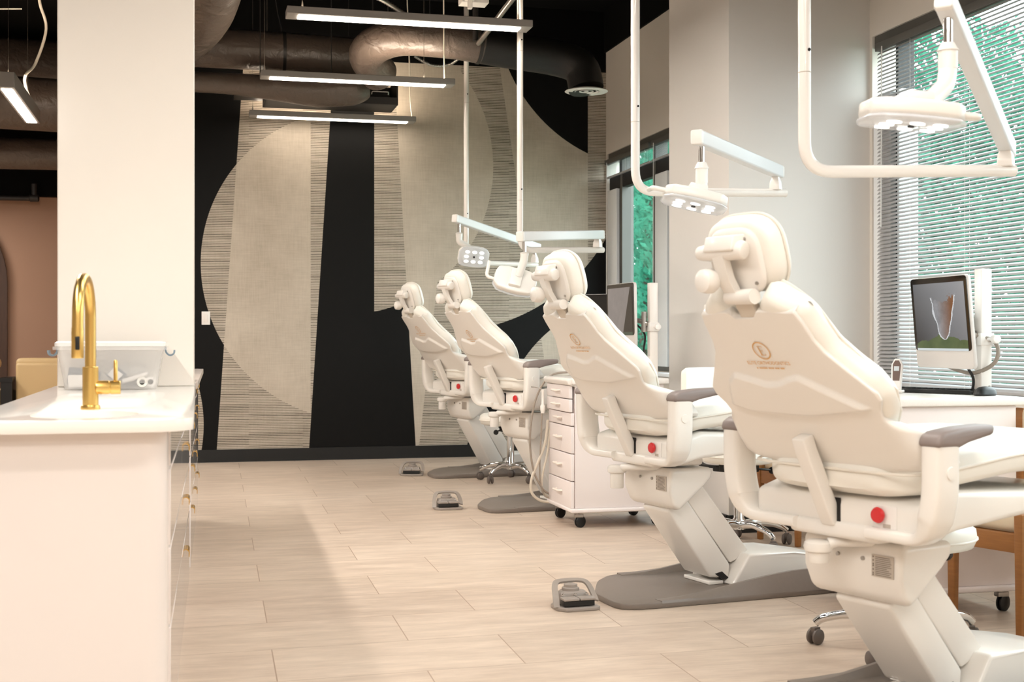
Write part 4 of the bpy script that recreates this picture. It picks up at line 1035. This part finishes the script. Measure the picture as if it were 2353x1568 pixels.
b = nb(); box(b, (-.0162, 0, .102), (.001, .022, .02))
for v in b.verts: v.co = R @ v.co
obj('display', b, mat('display_grey', (198, 206, 210), .2), fc)
b = nb(); box(b, (0, 0, .006), (.06, .06, .012)); obj('cradle', b, LABEL_WHITE, t, bev=.004)

# ------------------------------------------------------------------ stools
def star_base(t, hub_h, wheel_m, r=.27, a0=.3):
    for k in range(5):
        a = a0+k*2*PI/5; c, s = math.cos(a), math.sin(a)
        b = nb(); tube(b, catmull([(0.02*c, .02*s, .115), (.12*c, .12*s, .125), ((r-.04)*c, (r-.04)*s, .10), (r*c, r*s, .075)], 5), [.022]*4+[.02]*4+[.016]*4+[.015]*4, 12); lg = obj('base_leg', b, CHROME, t)
        b = nb()
        for o_ in (-.014, .014): lathe(b, [(0, -.009), (.022, -.009), (.028, -.004), (.028, .004), (.022, .009), (0, .009)], (0, o_, .028), 'y', 20)
        box(b, (0, 0, .045), (.03, .02, .03)); ca2 = a+.9
        for v in b.verts:
            x, y = v.co.x, v.co.y; v.co.x = r*c+x*math.cos(ca2)-y*math.sin(ca2); v.co.y = r*s+x*math.sin(ca2)+y*math.cos(ca2)
        obj('caster', b, wheel_m, lg)
    b = nb(); lathe(b, [(.034, .09), (.036, .14), (.028, .15), (.028, hub_h-.10), (0, hub_h-.10)], (0, 0, 0), 'z', 20); cyl(b, (0, 0, hub_h-.12), (0, 0, hub_h-.02), .016)
    obj('gas_column', b, CHROME, t)
WHEEL = mat('grey_caster', (96, 86, 80), .5)
def stool(label, loc, rz, seat_h, back=False, sr=.2, r=.27):
    t = thing('operator_stool', label, 'stool', loc, rz, 'operator stools')
    star_base(t, seat_h-.06, WHEEL, r)
    b = nb(); lathe(b, [(0, -.09), (sr*.8, -.09), (sr*.95, -.08), (sr, -.05), (sr*.985, -.02), (sr*.9, -.003), (sr*.5, .006), (0, .008)], (0, 0, seat_h), 'z', 36); st = obj('seat', b, VINYL, t, ang=70)
    b = nb(); tube(b, [(sr*1.002*math.cos(2*PI*k/36), sr*1.002*math.sin(2*PI*k/36), seat_h-.05) for k in range(37)], .004, 6, caps=False); obj('piping', b, PIPING, st)
    b = nb(); box(b, (0, 0, seat_h-.115), (.17, .13, .045)); box(b, (.08, .03, seat_h-.125), (.1, .05, .03)); obj('tilt_mechanism', b, BLACK_MT, t, bev=.006)
    b = nb(); tube(b, [(-.05, -.05, seat_h-.12), (-.10, -.13, seat_h-.13), (-.105, -.16, seat_h-.135)], .006, 8); lathe(b, [(0, -.02), (.018, -.02), (.02, 0), (.018, .02), (0, .02)], (-.108, -.17, seat_h-.135), 'y', 14); obj('height_lever', b, BLACK_PL, t)
    if back:
        b = nb(); tube(b, arc_path([(.05, 0, seat_h-.12), (sr+.06, 0, seat_h-.12), (sr+.06, 0, seat_h+.28)], .06, 6), .014, sec=[(.5, 1.4), (-.5, 1.4), (-.5, -1.4), (.5, -1.4)]); obj('back_bar', b, BLACK_MT, t)
        b = nb()
        def bp_(i, j, f):
            u = -1+2*i/16; v = j/10; a = u*.85
            p = max(0, 1-abs(u)**6)**.4*max(0, 1-abs(2*v-1)**6)**.4
            rr_ = .22+(.025*p if f else -.025*p)+.0
            return Vector((sr-.14+rr_*math.cos(a), rr_*1.15*math.sin(a), seat_h+.24+.17*v))
        for f in (0, 1): grid(b, lambda i, j: bp_(i, j, f), 17, 11)
        bmesh.ops.remove_doubles(b, verts=b.verts, dist=.0006); bmesh.ops.recalc_face_normals(b, faces=b.faces); obj('backrest', b, VINYL, t, ang=70)
    return t
stool('white round stool on a chrome star base between the two farthest chairs', (2.37, 9.77, 0), -.25, .52, sr=.24, r=.25)
stool('white stool with chrome legs and a grey caster showing behind the nearest chair', (2.43, 4.15, 0), math.radians(133), .455, r=.30, sr=.25)
stool('white stool with padded backrest on a chrome column in front of the square pillar', (2.80, 6.42, 0), math.radians(125), .53, back=True)

# ------------------------------------------------------------------ wooden visitor chairs
def wood_chair(label, loc, rz):
    t = thing('wooden_chair', label, 'chair', loc, rz, 'wooden chairs by the windows')
    w, d = .42, .30
    for x, y, top in ((0, 0, .455), (w, 0, .82), (0, d, .455), (w, d, .82)):
        b = nb(); box(b, (x, y, top/2), (.036, .036, top), taper=(.75, .75)); obj('leg', b, WOOD, t, bev=.004)
    b = nb(); box(b, (w/2, 0, .345), (w, .024, .07)); box(b, (w/2, d, .345), (w, .024, .07)); box(b, (0, d/2, .345), (.024, d, .07)); box(b, (w, d/2, .345), (.024, d, .07)); obj('apron', b, WOOD, t, bev=.003)
    b = nb(); box(b, (w/2, d/2, .42), (w-.04, d+.02, .085)); obj('seat', b, CREAM, t, bev=.025)
    b = nb(); box(b, (w, d/2, .70), (.05, d-.02, .24)); obj('backrest', b, CREAM, t, bev=.02)
    return t
wc = wood_chair('wooden chair with cream seat at the right edge behind the nearest chair', (2.94, 4.20, 0), math.radians(19))
dup(wc, (3.09, 6.32, 0), math.radians(16), 'wooden chair beside the square pillar, only its legs showing under the second chair')

# ------------------------------------------------------------------ sink counter, cabinets
def fx(y): return -.038+.0168*(y-4.30)        # aisle face of the cabinet run
# quartz slab with a rounded front corner and an oval cut-out
def rounded(pts, rad, n=8):
    out = []
    for i, p in enumerate(pts):
        r = rad[i]
        if r <= 0: out.append(Vector((p[0], p[1], 0))); continue
        a = Vector(pts[i-1]+(0,)); b_ = Vector(p+(0,)); c = Vector(pts[(i+1) % len(pts)]+(0,))
        u = (a-b_).normalized(); v = (c-b_).normalized()
        p0, p1 = b_+u*r, b_+v*r; ctr = b_+u*r+v*r
        for k in range(n+1):
            t_ = k/n*PI/2; out.append(ctr-v*r*math.cos(t_)-u*r*math.sin(t_))
    return out
SX, SY, SA, SB = -.262, 3.395, .128, .165
t = thing('quartz_countertop', 'white quartz countertop with a rounded front corner around the oval sink', 'countertop', (0, 0, 0))
b = nb()
outl = rounded([(-.53, 3.125), (.0, 3.125), (.008, 5.745), (-.53, 5.745)], [.02, .10, 0, 0])
loops = []
for z in (.882, .91):
    O = [b.verts.new((p.x, p.y, z)) for p in outl]
    I = [b.verts.new((SX+SA*math.cos(2*PI*k/48), SY+SB*math.sin(2*PI*k/48), z)) for k in range(48)]
    eo = [b.edges.new((O[k], O[(k+1) % len(O)])) for k in range(len(O))]; ei = [b.edges.new((I[k], I[(k+1) % 48])) for k in range(48)]
    bmesh.ops.triangle_fill(b, edges=eo+ei, use_beauty=True, use_dissolve=False)
    loops.append((O, I))
for q in (0, 1):
    A_, B_ = loops[0][q], loops[1][q]; n = len(A_)
    for k in range(n): b.faces.new((A_[k], A_[(k+1) % n], B_[(k+1) % n], B_[k]))
bmesh.ops.recalc_face_normals(b, faces=b.faces)
obj('slab', b, QUARTZ, t, bev=.003, bseg=2, ang=35)
t = thing('oval_sink', 'white oval undermount sink in front of the brass faucet', 'sink', (SX, SY, .88))
b = nb(); V = []
for k, (s_, z) in enumerate(((1.04, .0), (1.03, -.03), (.98, -.09), (.80, -.125), (.25, -.135), (.12, -.137))):
    V.append([b.verts.new((SA*s_*math.cos(2*PI*j/48), SB*s_*math.sin(2*PI*j/48), z)) for j in range(48)])
for A_, B_ in zip(V, V[1:]):
    for j in range(48): b.faces.new((A_[j], B_[j], B_[(j+1) % 48], A_[(j+1) % 48]))
b.faces.new(V[-1]); bmesh.ops.recalc_face_normals(b, faces=b.faces)
for f in b.faces: f.normal_flip()
obj('bowl', b, SINK_W, t)
b = nb(); lathe(b, [(0, .004), (.02, .004), (.024, .001), (.024, -.002), (0, -.002)], (0, 0, -.134), 'z', 20); obj('drain', b, BRASS, t)
t = thing('sink_cabinet', 'white cabinet under the sink counter, rounded end facing the camera', 'cabinet', (0, 0, 0))
b = nb()
outl = rounded([(-.515, 3.165), (fx(3.165)-.004, 3.165), (fx(5.70)-.02, 5.70), (-.515, 5.70)], [.02, .055, 0, 0])
prism(b, [(p.x, p.y) for p in outl], 'z', .0, .881)
bmesh.ops.delete(b, geom=[f for f in b.faces if min(v.co.z for v in f.verts) > .8], context='FACES_ONLY')
obj('carcass', b, CAB_END, t, ang=30)
def front(parent, y0, y1, z0, z1, pull=True, zp=None):
    b = nb(); n = len(b.verts)
    prism(b, [(fx(y0)-.019, y0+.002), (fx(y0), y0+.002), (fx(y1), y1-.002), (fx(y1)-.019, y1-.002)], 'z', z0+.002, z1-.002)
    f = obj('drawer_front', b, CAB_GLOSS, parent, bev=.0012, bseg=1)
    if pull:
        yc = (y0+y1)/2; zc = zp if zp else (z0+z1)/2; b = nb()
        P = []
        for k in range(9):
            a = PI/2*k/8; P.append((.0+.022*math.sin(a)*1.0, .006+.012*math.cos(a)*1.))
        arc = [(0, .016)]+[(.003+.010*math.sin(PI/2*k/6), .012*math.cos(PI/2*k/6)+.004) for k in range(7)]+[(.013, -.012)]
        rings = []
        for yy in (yc-.05, yc+.05):
            o_ = [(fx(yy)+x, yy, zc+z) for x, z in arc]; i_ = [(fx(yy)+max(0, x-.0025), yy, zc+z-.0025*(k < 6)) for k, (x, z) in enumerate(arc)]
            rings.append([b.verts.new(p) for p in o_]+[b.verts.new(p) for p in reversed(i_)])
        m_ = len(rings[0])
        for k in range(m_): b.faces.new((rings[0][k], rings[0][(k+1) % m_], rings[1][(k+1) % m_], rings[1][k]))
        b.faces.new(list(reversed(rings[0]))); b.faces.new(rings[1]); bmesh.ops.recalc_face_normals(b, faces=b.faces)
        obj('pull', b, PULL_GOLD, f)
ZS = [(.785, .872, None), (.592, .78, .70), (.397, .588, .505), (.11, .393, .315)]
for y0, y1 in ((3.30, 4.36), (4.36, 5.52)):
    for k, (z0, z1, zp) in enumerate(ZS): front(t, y0, y1, z0, z1, y0 > 4 and k > 0, zp)
t = thing('aisle_cabinet', 'glossy white drawer cabinet with gold pulls behind the column', 'cabinet', (0, 0, 0))
b = nb(); prism(b, [(-.515, 5.76), (fx(5.76)-.02, 5.76), (fx(8.1)-.02, 8.1), (-.515, 8.1)], 'z', 0, .88); obj('carcass', b, CAB_END, t)
for y0, y1 in ((5.78, 6.52), (6.52, 7.30), (7.30, 8.08)):
    for k, (z0, z1, zp) in enumerate(ZS): front(t, y0, y1, z0, z1, True, zp)
b = nb(); prism(b, [(-.53, 5.75), (fx(5.75)+.03, 5.75), (fx(8.2)+.03, 8.2), (-.53, 8.2)], 'z', .882, .912)
tag(obj('rear_countertop', b, mat('grey_quartz', (196, 184, 176), .2), bev=.003), 'narrow countertop end showing beyond the column edge', 'countertop')

# brass faucet
t = thing('kitchen_faucet', 'brushed brass pull-down faucet with a high arched neck', 'faucet', (-.267, 3.642, .91))
b = nb(); lathe(b, [(0, 0), (.0245, 0), (.0255, .004), (.0235, .011), (.0205, .012), (.0205, .112), (.019, .1135), (0, .1135)], (0, 0, 0), 'z', 36); obj('body', b, BRASS, t, ang=30)
b = nb(); P = [Vector((0, 0, .11)), Vector((0, 0, .245))]
for k in range(1, 17):
    a = PI*k/16; P.append(Vector((-.008*(1-math.cos(a)), -.098*(1-math.cos(a)), .245+.099*math.sin(a))))
P.append(Vector((-.0165, -.198, .215)))
tube(b, P, .0143, 22); obj('neck', b, BRASS, t)
b = nb(); lathe(b, [(0, .216), (.0148, .216), (.0152, .212), (.0148, .208), (.0152, .206), (.0152, .142), (.0138, .139), (0, .139)], (-.0165, -.198, 0), 'z', 26); sp = obj('spray_head', b, BRASS, t, ang=30)
b = nb(); box(b, (-.0155, -.2135, .177), (.011, .005, .034)); obj('spray_button', b, BLACK_PL, sp, bev=.002)
b = nb(); lathe(b, [(0, .015), (.0175, .015), (.0185, .02), (.0185, .047), (.0172, .0485), (.0172, .0505), (.0185, .052), (.0185, .075), (.017, .077), (0, .077)], (0, 0, .058), 'x', 30); hd = obj('handle_hub', b, BRASS, t, ang=30)
b = nb(); tube(b, [(.064, 0, .07), (.064, 0, .128), (.064, 0, .131)], [.0053, .0053, .0035], 14); obj('lever', b, BRASS, hd)

# clear tote with odds and ends
t = thing('storage_tote', 'clear plastic storage tote with a white lid and blue latches', 'storage box', (-.298, 5.13, .9105))
b = nb(); w0, w1, d0, d1, h_ = .162, .19, .105, .12, .158
def tb(z): k = z/h_; return w0+(w1-w0)*k, d0+(d1-d0)*k
def rect_r(w, d, z, r=.02):
    P = []
    for cx_, cy_, a0 in ((w-r, d-r, 0), (-w+r, d-r, PI/2), (-w+r, -d+r, PI), (w-r, -d+r, 1.5*PI)):
        for k in range(5): P.append((cx_+r*math.cos(a0+k*PI/8), cy_+r*math.sin(a0+k*PI/8), z))
    return P
R0 = [[b.verts.new(p) for p in rect_r(*tb(z), z)] for z in (0.001, .004, h_)]+[[b.verts.new(p) for p in rect_r(w1+.012, d1+.012, h_)], [b.verts.new(p) for p in rect_r(w1+.012, d1+.012, h_-.012)]]
for A_, B_ in zip(R0, R0[1:]):
    for k in range(20): b.faces.new((A_[k], A_[(k+1) % 20], B_[(k+1) % 20], B_[k]))
b.faces.new(R0[0]); bmesh.ops.recalc_face_normals(b, faces=b.faces); obj('bin', b, CLEARPL, t)
b = nb(); R0 = [[b.verts.new(p) for p in rect_r(w, d, z)] for w, d, z in ((w1+.006, d1+.006, h_+.001), (w1+.006, d1+.006, h_+.014), (w1-.004, d1-.004, h_+.02), (.02, .02, h_+.02))]
for A_, B_ in zip(R0, R0[1:]):
    for k in range(20): b.faces.new((A_[k], A_[(k+1) % 20], B_[(k+1) % 20], B_[k]))
b.faces.new(R0[-1]); b.faces.new(list(reversed(R0[0]))); bmesh.ops.recalc_face_normals(b, faces=b.faces); obj('lid', b, milky_mat('milky_lid', (250, 248, 246), .12), t, label='milky white lid')
for sg in (-1, 1):
    b = nb(); tube(b, catmull([(sg*(w1+.004), 0, h_-.002), (sg*(w1+.006), 0, h_-.022), (sg*(w1+.02), 0, h_-.034), (sg*(w1+.034), 0, h_-.028), (sg*(w1+.037), 0, h_-.014)], 4), .0045, sec=[(.7, 6), (-.7, 6), (-.7, -6), (.7, -6)]); obj('latch', b, mat('latch_blue', (128, 146, 160), .35), t)
def item(name, label, cat, bm_, m, bev=None): return tag(obj(name, bm_, m, bev=bev), label, cat)
TX, TY, TZ = -.298, 5.08, .917
b = nb(); box(b, (TX-.10, TY-.03, TZ+.024), (.10, .05, .046)); item('gauze_box', 'white box in the left end of the clear tote', 'box', b, LABEL_WHITE, .004)
b = nb(); box(b, (TX-.10, TY+.03, TZ+.034), (.115, .03, .066), Matrix.Rotation(.15, 3, 'Y')); item('blue_grey_case', 'blue-grey case standing behind the white box in the tote', 'case', b, BLUE_GREY, .004)
b = nb(); R = Matrix.Rotation(math.radians(40), 3, 'Y'); box(b, (TX+.015, TY-.025, TZ+.047), (.044, .012, .036), R); item('white_card', 'white card tilted on its corner in the middle of the tote', 'card', b, LABEL_WHITE, .003)
b = nb(); box(b, (TX+.018, TY-.005, TZ+.046), (.056, .014, .052), R); item('card_holder', 'dark card holder behind the tilted white card in the tote', 'holder', b, BLUE_GREY, .003)
b = nb(); tube(b, catmull([(TX+.04, TY-.03, TZ+.022), (TX+.085, TY-.03, TZ+.034), (TX+.118, TY-.03, TZ+.046), (TX+.13, TY-.03, TZ+.047)], 5), .0085, 10); item('white_handle_tool', 'white handled tool lying slanted in the tote', 'tool', b, LABEL_WHITE)
for k, x in enumerate((.112, .142)):
    b = nb(); lathe(b, [(.010, -.012), (.019, -.012), (.019, .012), (.010, .012), (.010, -.012)], (TX+x, TY-.045+.01*k, TZ+.0195), 'y', 22); item('tape_roll', ['tape roll with a grey core lying in the tote', 'tape roll at the right end inside the tote'][k], 'tape', b, LABEL_WHITE if k else VINYL)
b = nb(); box(b, (TX+.085, TY+.01, TZ+.02), (.08, .05, .036)); item('grey_pouch', 'grey pouch under the white handled tool in the tote', 'pouch', b, mat('grey_pouch', (150, 150, 150), .4), .012)
b = nb(); bmesh.ops.create_icosphere(b, subdivisions=3, radius=1)
rr = random.Random(4)
for v in b.verts:
    k = 1+.12*math.sin(9*v.co.x+2)*math.sin(11*v.co.z+1); v.co = Vector((TX+.06+v.co.x*.075*k, TY+.055+v.co.y*.03*k, TZ+.042+v.co.z*.042*k))
item('plastic_bag', 'crumpled clear plastic bag at the back of the tote', 'bag', b, milky_mat('bag_plastic', (226, 224, 222), .45))

# light switch on the mural
t = thing('light_switch', 'white light switch on the black part of the mural', 'light switch', (.104, YB-.004, 1.275))
b = nb(); box(b, (0, 0, 0), (.073, .008, .117)); obj('plate', b, LABEL_WHITE, t, bev=.002)
b = nb(); box(b, (0, -.006, 0), (.034, .008, .067)); obj('rocker', b, WHITE_PAINT, t, bev=.0015)

# ------------------------------------------------------------------ lounge at the far left
def lounge(label, loc, w):
    t = thing('lounge_chair', label, 'armchair', loc, 0, 'tan lounge chairs at the far left')
    b = nb(); box(b, (w/2, .0, .48), (w, .16, .76)); obj('backrest', b, SOFA, t, bev=.03)
    b = nb(); box(b, (w/2, .07, .855), (w+.01, .2, .10)); obj('top_roll', b, SOFA, t, bev=.04)
    b = nb(); box(b, (w/2, .42, .33), (w, .7, .22)); obj('seat', b, SOFA, t, bev=.04)
    for x in (.03, w-.03):
        b = nb(); box(b, (x, .4, .30), (.07, .75, .60)); obj('arm', b, SOFA, t, bev=.02)
        b = nb(); box(b, (x, .05, .05), (.05, .05, .10)); obj('leg', b, BLACK_MT, t)
    return t
lc = lounge('tan lounge chair back seen between the left edge and the white column', (-1.665, 13.4, 0), .95)
dup(lc, (-2.76, 13.3, 0), 0, 'tan lounge chair cut off by the left edge')
b = nb(); box(b, (0, 0, .36), (.10, .42, .72)); box(b, (0, 0, .70), (.115, .44, .04))
o = tag(obj('side_table', b, BLACK_MT), 'narrow black side table between the two tan lounge chairs', 'table'); o.location = (-1.737, 13.45, 0)

# ------------------------------------------------------------------ light
w = bpy.data.worlds.new('sky'); scn.world = w; w.use_nodes = True
nt = w.node_tree; bg = nt.nodes['Background']; g = G(nt)
tc = nt.nodes.new('ShaderNodeTexCoord'); sp = nt.nodes.new('ShaderNodeSeparateXYZ'); nt.links.new(tc.outputs['Generated'], sp.inputs[0])
nt.links.new(g.mix(g.m('MULTIPLY_ADD', sp.outputs[2], .5, .5), (.75, .82, .84, 1), (.86, .93, 1., 1)), bg.inputs['Color'])
bg.inputs['Strength'].default_value = 8.
def area(name, loc, sx, sy, power, col, rot=(0, 0, 0)):
    l = bpy.data.lights.new(name, 'AREA'); l.shape = 'RECTANGLE'; l.size = sx; l.size_y = sy; l.energy = power; l.color = col
    o = bpy.data.objects.new(name, l); COL.objects.link(o); o.location = loc; o.rotation_euler = rot; return o
WARM = (1., .94, .865)
for k, y in enumerate((5.95, 4.05, 2.15, .25, -1.6)):
    area('unseen_overhead_lamp', (1.25, y, 3.03), 1.4, .10, (36, 22, 30, 44, 40)[k], WARM)
for k, y in enumerate((9.0, 6.7, 2.7, .6, -1.2)):
    area('unseen_overhead_lamp', (-1.4, y, 3.03), .10, 1.6, (62, 66, 46, 40, 34)[k], WARM)
for k, y in enumerate((12.0, 14.0)):
    area('unseen_overhead_lamp', (-3.6, y, 2.9), 1.2, .10, 62, WARM)  # added lamps without a fixture, to brighten the far left lounge
for y, w_ in ((4.4, 4.7), (9.9, 3.3)):
    o = area('window_portal', (XW+.2, y, 1.82), 2.0, w_, 1, (1, 1, 1), (0, PI/2, 0)); o.data.cycles.is_portal = True

# ------------------------------------------------------------------ camera
cd = bpy.data.cameras.new('camera'); cam = bpy.data.objects.new('camera', cd); COL.objects.link(cam); scn.camera = cam
cam.location = (0, 0, 1.1); cam.rotation_euler = (PI/2, 0, -math.radians(13.7))
cd.sensor_width = 36.; cd.lens = 36.*3000/2353; cd.shift_y = (777-784)/2353.
cd.clip_start = .05; cd.clip_end = 200
cd.dof.use_dof = True; cd.dof.focus_distance = 6.6; cd.dof.aperture_fstop = 5.6
vs = scn.view_settings; vs.view_transform = 'Standard'; vs.look = 'None'; vs.exposure = .4; vs.gamma = 1.; vs.use_curve_mapping = False
scn.cycles.max_bounces = 8; scn.cycles.diffuse_bounces = 4; scn.cycles.glossy_bounces = 4; scn.cycles.transparent_max_bounces = 16; scn.cycles.transmission_bounces = 4
scn.cycles.use_denoising = True
scn.cycles.sample_clamp_indirect = 6.
